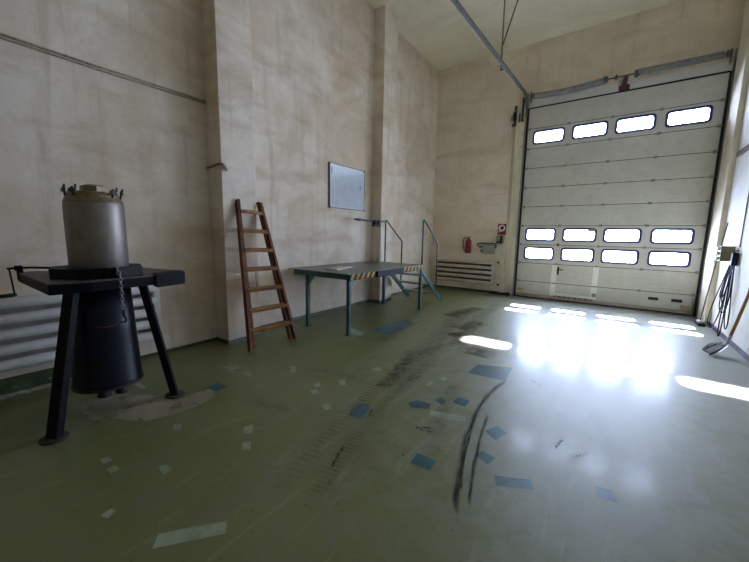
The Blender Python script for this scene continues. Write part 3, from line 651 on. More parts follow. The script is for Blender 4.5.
# ---------------- wooden ladder, a folded pair of frames
la = thing('ladder', 'red-brown wooden folding ladder leaning on the wall pier', 'ladder', (-4.34, 3.29, 0))
def lp(sy, t, dx=0.0):
    f0 = {0: Vector((-4.30, 2.87, 0)), 1: Vector((-4.26, 3.71, 0)), 2: Vector((-4.325, 2.95, 0)), 3: Vector((-4.295, 3.63, 0))}[sy]
    t0 = {0: Vector((-4.905, 3.125, 2.30)), 1: Vector((-4.90, 3.535, 2.285)), 2: Vector((-4.905, 3.140, 2.31)), 3: Vector((-4.915, 3.510, 2.30))}[sy]
    return f0 + (t0 - f0) * t + Vector((dx, 0, 0))
nrm = (Vector((0.9677, 0, 0.252)))
for sy in (0, 1):
    pt('front_stile', 'wood_red', lambda b: b.bar(lp(sy, 0.008), lp(sy, 1), 0.05, 0.075, up=nrm, bevel=0.006), la)
for sy in (2, 3):
    pt('rear_stile', 'wood_red', lambda b: b.bar(lp(sy, 0.008, -0.004), lp(sy, 1, -0.004), 0.038, 0.06, up=nrm, bevel=0.006), la)
for t in (0.133, 0.262, 0.397, 0.532, 0.662, 0.793, 0.926):
    A = lp(0, t) + Vector((0.012, 0.02, 0)); B = lp(1, t) + Vector((0.012, -0.02, 0))
    pt('rung', 'wood_step', lambda b: b.bar(A, B, 0.085, 0.048, up=(0.35, 0, 1), bevel=0.007), la)
for sy in (0, 1):
    q = lp(sy, 0.965); s = -1 if sy == 0 else 1
    pt('hinge_plate', 'rubber', lambda b: (b.bar(lp(sy, 0.92) + Vector((0, s * 0.026, 0)), lp(sy, 0.99) + Vector((0, s * 0.026, 0)), 0.006, 0.06, up=nrm), b.lathe([(0.0, 0), (0.02, 0), (0.02, 0.014), (0.0, 0.016)], q + Vector((0, s * 0.028, 0)), (0, s, 0), 12, cap=False)), la)
pt('tie_cord', 'galv_dark', lambda b: (b.tube([lp(2, 0.5) + Vector((0.0, 0.16, 0.04)), lp(2, 0.46) + Vector((0, 0.17, -0.06)), lp(2, 0.40) + Vector((-0.02, 0.18, 0.02))], 0.004, 6), b.tube([lp(2, 0.5) + Vector((0.0, 0.19, 0.04)), lp(2, 0.46) + Vector((0, 0.20, -0.06)), lp(2, 0.40) + Vector((-0.02, 0.185, 0.02))], 0.004, 6)), la)
# ---------------- work platform with steps
ZD = 1.11; X0, X1, Y0, Y1 = -5.235, -3.66, 4.40, 7.19
pf = thing('work_platform', 'teal steel work platform with hazard-striped edge, steps and handrails', 'platform', (-4.4, 5.8, 0))
pt('deck', 'deck', lambda b: b.box((X0, Y0, ZD - 0.014), (X1, Y1, ZD), bevel=0.002), pf)
pt('side_rail', 'green', lambda b: b.box((X0 + 0.15, Y0 + 0.012, ZD - 0.105), (X1 - 0.02, Y0 + 0.06, ZD - 0.015)), pf)
pt('side_rail', 'green', lambda b: b.box((X0 + 0.15, Y1 - 0.05, ZD - 0.105), (X1 - 0.02, Y1 - 0.005, ZD - 0.015)), pf)
pt('side_rail', 'green', lambda b: b.box((X0 + 0.40, Y0 + 0.06, ZD - 0.09), (X0 + 0.44, Y1 - 0.05, ZD - 0.015)), pf)
pt('fascia', 'navy', lambda b: b.box((X1 - 0.02, Y0 + 0.01, ZD - 0.115), (X1 - 0.001, Y1, ZD - 0.0145)), pf)
def hazard(y0, y1):
    hz = pt('hazard_edge', 'hazard_black', lambda b: b.box((X1 - 0.001, y0, ZD - 0.105), (X1 + 0.004, y1, ZD - 0.005)), pf)
    b = MB(); n = int(round((y1 - y0) / 0.155)); s = (y1 - y0) / n
    for k in range(n):
        y = y0 + k * s
        b.poly([(X1 + 0.0045, y + 0.005, ZD - 0.103), (X1 + 0.0045, y + s * 0.52, ZD - 0.103), (X1 + 0.0045, y + s * 0.98, ZD - 0.007), (X1 + 0.0045, y + s * 0.46, ZD - 0.007)])
    b.done('stripe', 'yellow', hz)
hazard(Y0 + 0.02, Y0 + 0.78); hazard(Y1 - 0.98, Y1)
pt('centre_bracket', 'navy', lambda b: b.box((X1 - 0.001, Y0 + 0.82, ZD - 0.125), (X1 + 0.035, Y1 - 1.0, ZD - 0.005), bevel=0.004), pf)
legs = ((-3.735, 4.485), (-4.755, 4.465), (-3.745, 7.205), (-4.815, 7.205))
for x, y in legs:
    lg = pt('leg', 'green', lambda b: b.box((x - 0.032, y - 0.032, 0.006), (x + 0.032, y + 0.032, ZD - 0.016), bevel=0.004), pf)
    pt('foot_plate', 'green', lambda b: b.box((x - 0.06, y - 0.06, 0), (x + 0.06, y + 0.06, 0.008)), lg)
def gusset(b, x, y, dx, dy):
    t = 0.008; px, py = (-dy, dx)
    for s in (-t / 2, t / 2):
        b.poly([(x + dx * 0.03 + px * s, y + dy * 0.03 + py * s, ZD - 0.11), (x + dx * 0.20 + px * s, y + dy * 0.20 + py * s, ZD - 0.11), (x + dx * 0.03 + px * s, y + dy * 0.03 + py * s, ZD - 0.30)])
for (x, y), (dx, dy) in (((-3.735, 4.485), (0, 1)), ((-4.755, 4.465), (1, 0)), ((-3.745, 7.205), (0, -1))):
    pt('gusset', 'green_pale', lambda b: gusset(b, x, y, dx, dy), pf)
# stairs
S = {}
for key, xs in (('wall', -4.80), ('room', -3.77)):
    pt('stringer', 'green', lambda b: b.bar((xs, Y1 + 0.0, ZD - 0.06), (xs, 8.50, 0.03), 0.035, 0.11, up=(0, 0.65, 0.76), bevel=0.004), pf)
for z in (0.83, 0.56, 0.29):
    y = Y1 + (8.50 - Y1) * (ZD - 0.06 - z) / (ZD - 0.09) + 0.02
    pt('tread', 'tread', lambda b: b.box((-4.78, y - 0.12, z - 0.03), (-3.79, y + 0.12, z), bevel=0.004), pf)
for key, xs in (('wall', -4.825), ('room', -3.745)):
    ya, yb = 7.245, 8.09
    zs = ZD - 0.06 + (0.03 - ZD + 0.06) * (yb - Y1) / (8.50 - Y1)
    pts = [(xs, ya, ZD - 0.05), (xs, ya, 1.7), (xs, ya, 2.12), (xs, ya + 0.012, 2.16), (xs, ya + 0.04, 2.17), (xs, ya + 0.07, 2.15), (xs, yb - 0.04, 1.655), (xs, yb - 0.01, 1.62), (xs, yb, 1.58), (xs, yb, 1.0), (xs, yb, zs + 0.02)]
    pt('handrail', 'green', lambda b: b.tube(pts, 0.019, 10), pf)
gr = pt('guard_bar', 'galv_dark', lambda b: (b.tube([(-4.825, 7.245, 2.145), (-4.825, 6.6, 2.13), (-4.83, 5.98, 2.135)], 0.019, 10), b.tube([(-4.83, 6.25, 2.135), (-4.83, 6.15, 2.137), (-4.83, 6.05, 2.137)], [0.022, 0.034, 0.024], 10)), pf)
pt('clamp_block', 'black', lambda b: (b.box((-4.87, 6.72, 2.05), (-4.78, 6.80, 2.16), bevel=0.008), b.box((-4.87, 6.86, 2.04), (-4.78, 6.93, 2.16), bevel=0.008), b.box((-4.86, 6.69, 2.00), (-4.79, 6.97, 2.05), bevel=0.008)), gr)
o = MB(); o.box((-4.60, 4.72, ZD + 0.0005), (-4.32, 5.36, ZD + 0.022), Matrix.Rotation(0.22, 3, 'Z'), (-4.46, 5.04, ZD), bevel=0.003)
tag(o.done('loose_board', 'paper'), 'pale flat board lying on the deck of the teal platform', 'board')
# ---------------- whiteboard
wb = thing('whiteboard', 'pale blue-white printed board hung on the left wall above the platform', 'whiteboard', (XL, 6.22, 2.4))
bo = pt('board', 'white_board', lambda b: b.box((XL + 0.012, 5.605, 2.395), (XL + 0.030, 6.845, 3.345), bevel=0.002), wb)
pt('frame', 'board_frame', lambda b: (b.box((XL, 5.585, 2.385), (XL + 0.034, 5.605, 3.355)), b.box((XL, 6.845, 2.385), (XL + 0.034, 6.855, 3.355)), b.box((XL, 5.605, 2.385), (XL + 0.033, 6.845, 2.395)), b.box((XL, 5.605, 3.345), (XL + 0.033, 6.845, 3.352))), wb)
for y, z in ((5.60, 2.40), (5.60, 3.34), (6.845, 2.40), (6.845, 3.345)):
    pt('corner_cap', 'board_frame', lambda b: b.box((XL + 0.005, y - 0.025, z - 0.025), (XL + 0.038, y + 0.02, z + 0.02), bevel=0.006), wb)
def marks(b, dark):
    xx = XL + 0.0303
    def q(y, z, w, h): b.poly([(xx, y, z), (xx, y + w, z), (xx, y + w, z + h), (xx, y, z + h)])
    rr = random.Random(3)
    if dark:
        q(5.63, 3.12, 0.05, 0.15); q(6.55, 3.05, 0.16, 0.012); q(6.55, 2.93, 0.06, 0.012); q(6.66, 2.86, 0.05, 0.14); q(6.58, 2.86, 0.08, 0.010)
    else:
        for c in range(8):
            y = 5.66 + c * 0.148
            for r_ in range(10): q(y, 2.46 + r_ * 0.034, 0.05 + rr.random() * 0.06, 0.010)
        for c in range(4):
            for r_ in range(9): q(5.78 + c * 0.17, 2.86 + r_ * 0.034, 0.03 + rr.random() * 0.10, 0.008)
pt('print', 'board_mark', lambda b: marks(b, False), bo)
pt('print', 'board_mark_dark', lambda b: marks(b, True), bo)
# ---------------- cable trunking and pipe stub on the left wall
tag(pt('wall_cable', 'trunk', lambda b: (b.tube([(XL + 0.015, YR + 0.02, 3.735), (XL + 0.015, 1.6, 3.735), (XL + 0.015, 2.905, 3.755)], 0.014, 8), b.tube([(XL + 0.012, YR + 0.02, 3.70), (XL + 0.012, 1.6, 3.70), (XL + 0.012, 2.905, 3.722)], 0.010, 8)), None), 'thin brown cable run along the upper left wall', 'cable')
sp_ = thing('pipe_stub', 'short rusty pipe bent around the wall pier above the ladder', 'pipe', (XL, 2.88, 2.75))
pt('pipe', 'brown_pipe', lambda b: b.tube([(XL + 0.003, 2.855, 2.775), (XL + 0.15, 2.855, 2.785), (XL + PD - 0.02, 2.855, 2.80), (XL + 0.375, 2.86, 2.802), (XL + 0.385, 2.895, 2.795)], 0.017, 8), sp_)
pt('end_cap', 'ivory', lambda b: (b.tube([(XL + 0.385, 2.895, 2.795), (XL + 0.385, 2.93, 2.78), (XL + 0.385, 2.95, 2.74), (XL + 0.385, 2.95, 2.71)], 0.024, 10)), sp_)
# ---------------- fire extinguisher
ex = thing('fire_extinguisher', 'red fire extinguisher hanging on the far wall above the cream radiator', 'fire extinguisher', (-3.93, D - 0.1, 1.28))
ey = D - 0.10
pt('bottle', 'red', lambda b: b.lathe([(0.0, 1.275), (0.085, 1.275), (0.092, 1.295), (0.092, 1.63), (0.08, 1.68), (0.045, 1.715), (0.03, 1.725), (0.0, 1.73)], (-3.90, ey, 0), seg=28, cap=False), ex)
pt('foot_ring', 'rubber', lambda b: b.lathe([(0.0, 1.262), (0.08, 1.262), (0.094, 1.268), (0.094, 1.30)], (-3.90, ey, 0), seg=28, cap=False), ex)
vl = pt('valve', 'red', lambda b: (b.lathe([(0.0, 1.72), (0.028, 1.72), (0.028, 1.775), (0.0, 1.78)], (-3.90, ey, 0), seg=14, cap=False), b.bar((-3.93, ey, 1.785), (-3.80, ey - 0.03, 1.80), 0.025, 0.012), b.bar((-3.93, ey, 1.765), (-3.83, ey - 0.03, 1.765), 0.025, 0.010)), ex)
pt('hose', 'rubber', lambda b: b.tube([(-3.94, ey, 1.745), (-4.00, ey - 0.01, 1.77), (-4.055, ey - 0.02, 1.72), (-4.07, ey - 0.02, 1.58), (-4.06, ey - 0.02, 1.45), (-4.02, ey - 0.02, 1.36), (-4.00, ey - 0.02, 1.31)], 0.016, 8), ex)
def lab(b):
    for k in range(6):
        t0 = -PI / 2 - 0.5 + k * 0.17; t1 = t0 + 0.17
        b.poly([(-3.90 + 0.0928 * math.cos(t0), ey + 0.0928 * math.sin(t0), 1.44), (-3.90 + 0.0928 * math.cos(t1), ey + 0.0928 * math.sin(t1), 1.44), (-3.90 + 0.0928 * math.cos(t1), ey + 0.0928 * math.sin(t1), 1.53), (-3.90 + 0.0928 * math.cos(t0), ey + 0.0928 * math.sin(t0), 1.53)])
pt('label_band', 'purple_rust', lab, ex)
pt('wall_hook', 'galv', lambda b: b.box((-3.94, D - 0.07, 1.66), (-3.86, D - 0.0002, 1.70)), ex)
# ---------------- junction box with conduit
jb = thing('junction_box', 'grey-green wall box with dark cables on the far wall, above the radiator end', 'junction box', (-3.2, D, 1.4))
pt('box', 'greybox', lambda b: b.box((-3.43, D - 0.12, 1.265), (-3.045, D - 0.001, 1.56), bevel=0.008), jb)
pt('cover', 'greybox', lambda b: b.box((-3.40, D - 0.135, 1.285), (-3.09, D - 0.1195, 1.54), bevel=0.005), jb)
pt('cable', 'rubber', lambda b: b.tube([(-3.63, D - 0.02, 1.50), (-3.60, D - 0.04, 1.585), (-3.50, D - 0.05, 1.60), (-3.30, D - 0.05, 1.59), (-3.10, D - 0.05, 1.595), (-3.03, D - 0.05, 1.58), (-3.015, D - 0.04, 1.44)], 0.017, 8), jb)
pt('gland', 'rubber', lambda b: b.tube([(-3.43, D - 0.06, 1.48), (-3.56, D - 0.06, 1.485)], 0.025, 10), jb)
pt('gland', 'rubber', lambda b: b.tube([(-3.43, D - 0.06, 1.35), (-3.48, D - 0.06, 1.35)], 0.035, 10), jb)
# ---------------- sign and the switch under it
sg = thing('prohibition_sign', 'small red and white round-symbol sign beside the overhead door', 'sign', (-2.88, D, 1.95))
pt('plate', 'red', lambda b: b.box((-3.01, D - 0.012, 1.87), (-2.76, D - 0.001, 2.21), bevel=0.002), sg)
def disc(b, x, z, r0, r1, y, n=28):
    o_ = [b.bm.verts.new((x + r1 * math.cos(2 * PI * k / n), y, z + r1 * math.sin(2 * PI * k / n))) for k in range(n)]
    if r0 > 0:
        i_ = [b.bm.verts.new((x + r0 * math.cos(2 * PI * k / n), y, z + r0 * math.sin(2 * PI * k / n))) for k in range(n)]
        b._set([b.bm.faces.new((o_[k], o_[(k + 1) % n], i_[(k + 1) % n], i_[k])) for k in range(n)])
    else: b._set([b.bm.faces.new(o_)])
pt('symbol_disc', 'white', lambda b: disc(b, -2.885, 2.08, 0.052, 0.105, D - 0.0125), sg)
pt('symbol', 'purple_rust', lambda b: disc(b, -2.875, 2.09, 0, 0.050, D - 0.0128), sg)
pt('symbol_bar', 'white', lambda b: b.poly([(-2.99, D - 0.0126, 1.965), (-2.95, D - 0.0126, 1.945), (-2.89, D - 0.0126, 2.015), (-2.93, D - 0.0126, 2.035)]), sg)
sw = thing('door_switch', 'grey switch box with black controls below the red sign', 'switch', (-2.9, D, 1.6))
pt('housing', 'greybox', lambda b: b.box((-3.02, D - 0.06, 1.60), (-2.79, D - 0.001, 1.86), bevel=0.006), sw)
pt('lever', 'rubber', lambda b: b.box((-2.90, D - 0.10, 1.60), (-2.84, D - 0.0605, 1.84), bevel=0.008), sw)
pt('knob', 'rubber', lambda b: b.lathe([(0, 0), (0.035, 0), (0.03, 0.05), (0, 0.055)], (-2.965, D - 0.0605, 1.645), (0, -1, 0), 14, cap=False), sw)
tag(pt('wall_box', 'ivory', lambda b: b.box((-3.005, D - 0.05, 1.235), (-2.80, D - 0.001, 1.58), bevel=0.01), None), 'ivory blank wall box directly below the grey switch', 'wall box')
# ---------------- conduits beside the doorway
tag(pt('conduit', 'cream', lambda b: b.tube([(-2.75, D - 0.0165, 5.05), (-2.74, D - 0.0165, 3.0), (-2.735, D - 0.0165, 1.30), (-2.735, D - 0.0165, 0.98)], 0.016, 8), None), 'thin cream conduit on the far wall passing right beside the red sign', 'conduit')
tag(pt('conduit', 'cream', lambda b: b.tube([(-2.70, D - 0.0145, 5.05), (-2.70, D - 0.0145, 3.0), (-2.70, D - 0.0145, 0.98), (-2.70, D - 0.0145, 0.42), (-2.72, D - 0.0145, 0.36)], 0.014, 8), None), 'thin cream conduit nearest the overhead door frame', 'conduit')
hc = thing('heating_pipe', 'cream heating pipes with black valve at the end of the far radiator', 'pipe', (-2.85, D, 0.3))
pt('pipe', 'rad', lambda b: b.tube([(-2.998, D - 0.11, 0.965), (-2.84, D - 0.11, 0.965), (-2.80, D - 0.10, 0.95), (-2.785, D - 0.09, 0.90), (-2.785, D - 0.09, 0.50), (-2.80, D - 0.09, 0.40), (-2.86, D - 0.09, 0.33), (-2.998, D - 0.11, 0.35)], 0.022, 10), hc)
pt('valve', 'rubber', lambda b: b.lathe([(0, 0), (0.035, 0), (0.035, 0.06), (0, 0.06)], (-2.865, D - 0.10, 0.275), (0, 0, 1), 12, cap=False), hc)
pt('valve', 'rubber', lambda b: b.lathe([(0, 0), (0.03, 0), (0.03, 0.05), (0, 0.05)], (-2.90, D - 0.11, 0.985), (0, 0, 1), 12, cap=False), hc)
bk_ = thing('floor_block', 'small dark block with white top on the floor beside the door post', 'block', (-2.85, D - 0.12, 0))
pt('base', 'rubber', lambda b: b.box((-3.12, D - 0.13, 0.0), (-2.50, D - 0.04, 0.085), bevel=0.006), bk_)
pt('top', 'white', lambda b: b.box((-2.84, D - 0.15, 0.0855), (-2.64, D - 0.05, 0.115), bevel=0.006), bk_)
# ---------------- spring shaft over the door
ss = thing('spring_shaft', 'torsion spring shaft running above the overhead door', 'door spring', (-0.3, D - 0.12, 5.75)); SY = D - 0.15
pt('shaft', 'galv_dark', lambda b: b.tube([(-2.32, SY, 5.755), (-0.3, SY, 5.79), (1.69, SY, 5.80)], 0.020, 10), ss)
def spring(b, xa, za, xb, zb, sag):
    n = 74; pts = []; rr = []
    for k in range(n + 1):
        t = k / n
        pts.append((xa + (xb - xa) * t, SY, za + (zb - za) * t - sag * math.sin(PI * t))); rr.append(0.080 if k % 2 else 0.068)
    b.tube(pts, rr, 18, smooth=False)
pt('spring', 'galv', lambda b: spring(b, -2.20, 5.745, -0.55, 5.775, 0.04), ss)
pt('spring', 'galv', lambda b: spring(b, 0.08, 5.805, 1.56, 5.80, 0.005), ss)
for x in (-0.56, 0.065): pt('spring_cone', 'galv_dark', lambda b: b.lathe([(0.022, -0.05), (0.08, -0.05), (0.088, 0.0), (0.06, 0.05), (0.022, 0.05)], (x, SY, 5.785), (1, 0, 0), 18), ss)
pt('coupling', 'galv_dark', lambda b: (b.lathe([(0.02, -0.035), (0.045, -0.035), (0.045, 0.035), (0.02, 0.035)], (-0.345, SY, 5.787), (1, 0, 0), 12), b.box((-0.36, SY - 0.02, 5.73), (-0.33, SY + 0.02, 5.86), bevel=0.004)), ss)
pt('centre_bracket', 'purple_rust', lambda b: (b.bar((-0.18, D - 0.015, 5.50), (-0.14, SY, 5.81), 0.10, 0.02, up=(0, 1, 0)), b.box((-0.27, D - 0.035, 5.49), (-0.05, D - 0.0125, 5.62), bevel=0.01), b.bar((-0.20, D - 0.03, 5.60), (-0.15, SY, 5.78), 0.07, 0.03, up=(0, 1, 0), bevel=0.005)), ss)
for x, s in ((-2.26, 1), (1.63, -1)):
    pt('cable_drum', 'galv_dark', lambda b: b.lathe([(0.02, -0.035), (0.085, -0.035), (0.085, -0.02), (0.065, -0.015), (0.065, 0.015), (0.085, 0.02), (0.085, 0.035), (0.02, 0.035)], (x, SY, 5.757 if x < 0 else 5.80), (1, 0, 0), 20), ss)
    pt('end_bracket', 'galv_dark', lambda b: b.box((x - s * 0.05, SY - 0.05, 5.62), (x - s * 0.043, D - 0.001, 5.88)), ss)
# ---------------- door tracks
def channel(b, pts, w, dpt, side):
    """C-section swept along pts in the Y-Z plane; open towards side"""
    t = 0.006
    n = len(pts); P = [Vector(q) for q in pts]; rows = []
    for i in range(n):
        tg = (P[min(i + 1, n - 1)] - P[max(i - 1, 0)]).normalized(); nn = Vector((1, 0, 0)).cross(tg)
        sx = Vector((side, 0, 0))
        prof = [(0, -w / 2), (dpt, -w / 2), (dpt, -w / 2 + t), (t, -w / 2 + t), (t, w / 2 - t), (dpt, w / 2 - t), (dpt, w / 2), (0, w / 2)]
        rows.append([b.bm.verts.new(P[i] + sx * u + nn * v) for u, v in prof])
    fs = []
    for A, B in zip(rows, rows[1:]):
        for k in range(8): fs.append(b.bm.faces.new((A[k], A[(k + 1) % 8], B[(k + 1) % 8], B[k])))
    fs += [b.bm.faces.new(rows[0]), b.bm.faces.new(rows[-1][::-1])]; b._set(fs)
def track(label, x, side, zt, zend):
    t = thing('door_track', label, 'door track', (x, D - 0.1, 0))
    pt('vertical_rail', 'rubber', lambda b: channel(b, [(x, D - 0.058, 0.0), (x, D - 0.058, 2.7), (x, D - 0.058, 5.25)], 0.06, 0.03, side), t)
    pt('wall_angle', 'galv', lambda b: b.box((min(x, x - side * 0.05), D - 0.075, 0.0), (max(x, x - side * 0.05), D - 0.001, 5.9)), t)
    pts = [(x, D - 0.058, 5.25)]
    R_ = 0.42
    for k in range(1, 9):
        a_ = k / 8 * PI / 2 * 0.97
        pts.append((x, D - 0.058 - R_ * (1 - math.cos(a_)), zt - R_ + R_ * math.sin(a_) ))
    pts += [(x, 8.6, zt - (zt - zend) * 0.35), (x, 5.6, zt - (zt - zend) * 0.85), (x, 4.5, zend)]
    pt('horizontal_rail', 'galv_dark', lambda b: channel(b, pts, 0.06, 0.05, -side), t)
    pt('rail_edge', 'galv', lambda b: b.tube([(q[0] - side * 0.055, q[1], q[2] - 0.02) for q in pts[1:]], 0.010, 8), t)
    return t
tl = track('overhead door track running from the left door post towards the ceiling straps', -2.385, 1, 5.80, 5.44)
trk = track('overhead door track curving in beside the right wall', 1.745, -1, 5.86, 5.86)
# punched straps holding the track from the ceiling
def strap(b, p0, p1, w=0.035):
    p0, p1 = Vector(p0), Vector(p1); n = max(4, int((p1 - p0).length / 0.05))
    for k in range(n):
        A = p0 + (p1 - p0) * (k / n); B = p0 + (p1 - p0) * ((k + 0.62) / n); Cq = p0 + (p1 - p0) * ((k + 1) / n)
        b.bar(A, B, w, 0.004, up=(0, 1, 0)); b.bar(B, Cq, w * 0.45, 0.004, up=(0, 1, 0))
hg = thing('track_hanger', 'punched metal straps hanging from the ceiling to the left door track', 'hanger', (-2.47, 8.5, HC))
pt('strap', 'rust', lambda b: strap(b, (-2.56, 8.55, HC - 0.001), (-2.50, 8.40, 5.60)), hg)
pt('strap', 'rust', lambda b: strap(b, (-2.30, 8.72, HC - 0.001), (-2.51, 8.44, 6.15)), hg)
pt('bolt', 'rubber', lambda b: b.tube([(-2.52, 8.40, 5.62), (-2.45, 8.40, 5.62)], 0.018, 8), hg)
# ---------------- hand chain hoist beside the top of the door
ho = thing('chain_hoist', 'rusty hand winch bracket on the wall at the top left of the overhead door', 'hoist', (-2.65, D, 5.3))
pt('back_plate', 'rust', lambda b: b.box((-2.80, D - 0.02, 5.04), (-2.445, D - 0.0005, 5.14), bevel=0.004), ho)
pt('upright', 'rust', lambda b: b.box((-2.745, D - 0.06, 5.1405), (-2.675, D - 0.001, 5.62), bevel=0.004), ho)
pt('upright', 'rust', lambda b: b.box((-2.545, D - 0.06, 5.1405), (-2.485, D - 0.001, 5.82), bevel=0.004), ho)
pt('chain_wheel', 'galv', lambda b: b.lathe([(0.0, 0.0), (0.075, 0.0), (0.085, 0.012), (0.07, 0.025), (0.085, 0.038), (0.075, 0.05), (0.0, 0.05)], (-2.815, D - 0.14, 5.26), (1, 0.2, 0), 20, cap=False), ho)
pt('gearbox', 'rubber', lambda b: b.box((-2.755, D - 0.15, 5.18), (-2.665, D - 0.0605, 5.42), bevel=0.012), ho)
pt('latch', 'galv_dark', lambda b: b.box((-2.61, D - 0.09, 5.1405), (-2.57, D - 0.02, 5.38), bevel=0.006), ho)
# ---------------- right wall: rail, boxes, cables, tools
tag(pt('wall_rail', 'brown_rail', lambda b: b.box((XR - 0.03, YR + 0.02, 3.44), (XR - 0.0005, 9.70, 3.54), bevel=0.004), None), 'mauve-brown wooden rail along the upper right wall', 'rail')
ob = thing('switch_box', 'olive electrical box with white sockets projecting from the right wall', 'electrical box', (1.75, 8.95, 1.4))
pt('housing', 'olivebox', lambda b: b.box((1.645, 8.88, 1.425), (XR - 0.0005, 9.10, 1.705), bevel=0.008), ob)
for z in (1.445, 1.535, 1.625): pt('socket', 'white', lambda b: b.box((1.595, 8.92, z), (1.6445, 9.06, z + 0.065), bevel=0.01), ob)
tag(pt('wall_plate', 'ivory', lambda b: b.box((XR - 0.018, 8.66, 1.45), (XR - 0.0005, 8.76, 1.69), bevel=0.004), None), 'flat ivory plate on the right wall between olive box and cables', 'wall plate')
tag(pt('cable_drop', 'brown_rail', lambda b: b.tube([(XR - 0.012, 8.56, 3.439), (XR - 0.012, 8.57, 2.5), (XR - 0.012, 8.585, 1.70)], 0.010, 8), None), 'thin dark cable running down the right wall to the cable hook', 'cable')
# coiled cables
cbn = thing('cable_bundle', 'dark blue and black cables looped over a hook on the right wall', 'cable', (1.80, 8.6, 1.6))
pt('hook', 'galv_dark', lambda b: b.tube([(XR - 0.001, 8.60, 1.63), (XR - 0.06, 8.60, 1.63), (XR - 0.085, 8.60, 1.66)], 0.010, 8), cbn)
pt('wrap', 'cable_black', lambda b: b.box((XR - 0.095, 8.535, 1.36), (XR - 0.012, 8.645, 1.60), bevel=0.022), cbn)
def loop(y_bot, z_bot, half, x_top, x_bot, cy0, sway):
    pts = []; n = 36
    for k in range(n):
        a_ = 2 * PI * k / n
        t = (1 + math.cos(a_)) / 2                 # 1 at the top, 0 at the bottom
        wid = half * math.sin(a_) * (1 - 0.75 * t) * (1 + 0.35 * (1 - t))
        y = cy0 + (y_bot - cy0) * (1 - t) ** 1.2 + wid + sway * math.sin(3 * a_)
        z = z_bot + (1.60 - z_bot) * t
        x = x_top + (x_bot - x_top) * (1 - t)
        pts.append((x, y, z))
    return pts
for i, (yb_, zb_, hf, xb_, m_) in enumerate(((9.00, 0.12, 0.34, 1.66, 'cable_blue'), (8.86, 0.46, 0.30, 1.77, 'cable_black'), (8.55, 0.06, 0.10, 1.72, 'cable_blue'), (8.62, 0.62, 0.26, 1.74, 'cable_blue'), (8.48, 0.22, 0.14, 1.78, 'cable_black'), (9.05, 0.70, 0.16, 1.77, 'cable_blue'))):
    pt('loop', m_, lambda b: b.tube(loop(yb_, zb_, hf, XR - 0.05 - 0.006 * (i % 3), xb_, 8.59, 0.012), 0.009, 8, closed=True), cbn)
# shovel
sh = thing('shovel', 'steel shovel with varnished wooden handle leaning on the right wall', 'shovel', (1.5, 7.4, 0))
def blade(b):
    n, m = 8, 7; base = Vector((1.615, 7.55, 0.125)); tip = Vector((1.40, 7.285, 0.02)); ax = (tip - base); L = ax.length; ax.normalize()
    side = ax.cross(Vector((0, 0, 1))).normalized(); up = side.cross(ax)
    g = []
    for i in range(n + 1):
        t = i / n; row = []
        wd = 0.115 * (0.30 + 0.70 * min(1, t * 3.2)) * (1.0 if t < 0.85 else 1.0 - 0.2 * (t - 0.85) / 0.15)
        for j in range(m + 1):
            s = -1 + 2 * j / m
            h = 0.055 * abs(s) ** 2.2 * (1 - 0.35 * t) + (0.012 * math.sin(t * PI))
            row.append((base + ax * (L * t) + side * (wd * s) + up * h))
        g.append(row)
    top = [[b.bm.verts.new(q) for q in r] for r in g]; bot = [[b.bm.verts.new(q - up * 0.004) for q in r] for r in g]
    fs = []
    for i in range(n):
        for j in range(m):
            fs += [b.bm.faces.new((top[i][j], top[i][j + 1], top[i + 1][j + 1], top[i + 1][j])), b.bm.faces.new((bot[i][j + 1], bot[i][j], bot[i + 1][j], bot[i + 1][j + 1]))]
    for i in range(n):
        fs += [b.bm.faces.new((top[i][0], top[i + 1][0], bot[i + 1][0], bot[i][0])), b.bm.faces.new((top[i + 1][m], top[i][m], bot[i][m], bot[i + 1][m]))]
    for j in range(m):
        fs += [b.bm.faces.new((top[0][j + 1], top[0][j], bot[0][j], bot[0][j + 1])), b.bm.faces.new((top[n][j], top[n][j + 1], bot[n][j + 1], bot[n][j]))]
    b._set(fs, True)
    return base, ax, side, up, L
pt('blade', 'shovel', blade, sh)
pt('blade_rim', 'shovel_dark', lambda b: (b.bar((1.37, 7.375, 0.055), (1.585, 7.61, 0.15), 0.014, 0.04, up=(0, 0, 1), bevel=0.004), b.bar((1.385, 7.18, 0.03), (1.58, 7.44, 0.10), 0.014, 0.03, up=(0, 0, 1), bevel=0.004)), sh)
pt('socket', 'shovel', lambda b: b.tube([(1.58, 7.51, 0.115), (1.625, 7.54, 0.14), (1.645, 7.54, 0.22), (1.66, 7.535, 0.31)], [0.016, 0.023, 0.024, 0.025], 12), sh)
pt('handle', 'orange_wood', lambda b: b.tube([(1.644, 7.54, 0.215), (1.70, 7.52, 0.55), (1.765, 7.50, 0.98), (1.796, 7.49, 1.30), (1.806, 7.485, 1.45)], [0.021, 0.022, 0.021, 0.020, 0.019], 12), sh)
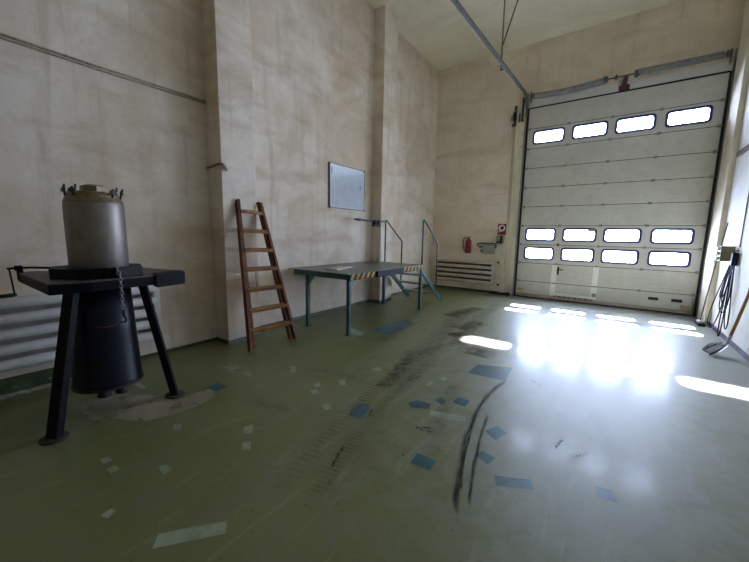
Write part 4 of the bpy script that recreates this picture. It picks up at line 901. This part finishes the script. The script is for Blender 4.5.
# broom in the corner
br = thing('broom', 'black floor squeegee with white top and thin pole standing in the right corner', 'broom', (1.67, 9.84, 0))
pt('head', 'rubber', lambda b: b.box((1.61, 9.62, 0.002), (1.735, 10.02, 0.055), bevel=0.012), br)
pt('head_top', 'white', lambda b: b.box((1.625, 9.74, 0.0555), (1.72, 9.97, 0.095), bevel=0.015), br)
pt('pole', 'brown_rail', lambda b: b.tube([(1.672, 9.84, 0.096), (1.73, 9.75, 1.0), (1.816, 9.63, 2.16)], 0.011, 8), br)
tag(pt('wall_socket', 'ivory', lambda b: b.box((XR - 0.02, 7.18, 0.10), (XR - 0.0005, 7.34, 0.185), bevel=0.006), None), 'ivory wall socket low on the right wall near the shovel', 'socket')
# ------------------------------------------------------------------ daylight
w = bpy.data.worlds.new('sky'); SC.world = w; w.use_nodes = True
bg = w.node_tree.nodes['Background']; bg.inputs[0].default_value = (0.62, 0.74, 1.0, 1); bg.inputs[1].default_value = SKY
sun = bpy.data.lights.new('sun', 'SUN'); sun.energy = SUN; sun.angle = math.radians(1.6); sun.color = (1.0, 0.97, 0.95)
so = bpy.data.objects.new('sun', sun); COL.objects.link(so)
so.rotation_euler = Vector((0.03, -1.125, -1.0)).to_track_quat('-Z', 'Y').to_euler()
def portal(x, y, z, sx, sz, back):
    l = bpy.data.lights.new('daylight_portal', 'AREA'); l.shape = 'RECTANGLE'; l.size = sx; l.size_y = sz
    l.cycles.is_portal = True
    o = bpy.data.objects.new('daylight_portal', l); COL.objects.link(o); o.location = (x, y, z)
    o.rotation_euler = (math.radians(-90 if not back else 90), 0, 0) if False else Vector((0, -1 if not back else 1, 0)).to_track_quat('-Z', 'Y').to_euler()
for i in WROWS:
    zc = (bounds[i] + bounds[i + 1]) / 2 + 0.02
    portal(-0.3325, D + 0.14, zc, 3.75, 0.36, False)
# ------------------------------------------------------------------ camera
cam = bpy.data.cameras.new('camera'); co = bpy.data.objects.new('camera', cam); COL.objects.link(co)
cam.sensor_width = 36; cam.lens = 333.7249 * 36 / 749; cam.clip_start = 0.05
r = Vector((0.81376557, 0.58090021, 0.01845362)); d = Vector((0.09413301, -0.10040311, -0.99048382)); f = Vector((-0.57351946, 0.80775873, -0.13638648))
co.matrix_world = Matrix.Translation((0, 0, CAM_H)) @ Matrix((r, -d, -f)).transposed().to_4x4()
SC.camera = co
vs = SC.view_settings; vs.view_transform = 'Standard'; vs.look = 'None'; vs.exposure = EXPO; vs.gamma = 1.0
try: vs.use_curve_mapping = False
except Exception: pass
cy = SC.cycles
cy.max_bounces = 14; cy.diffuse_bounces = 8; cy.glossy_bounces = 6; cy.transparent_max_bounces = 16
cy.sample_clamp_indirect = 6.0
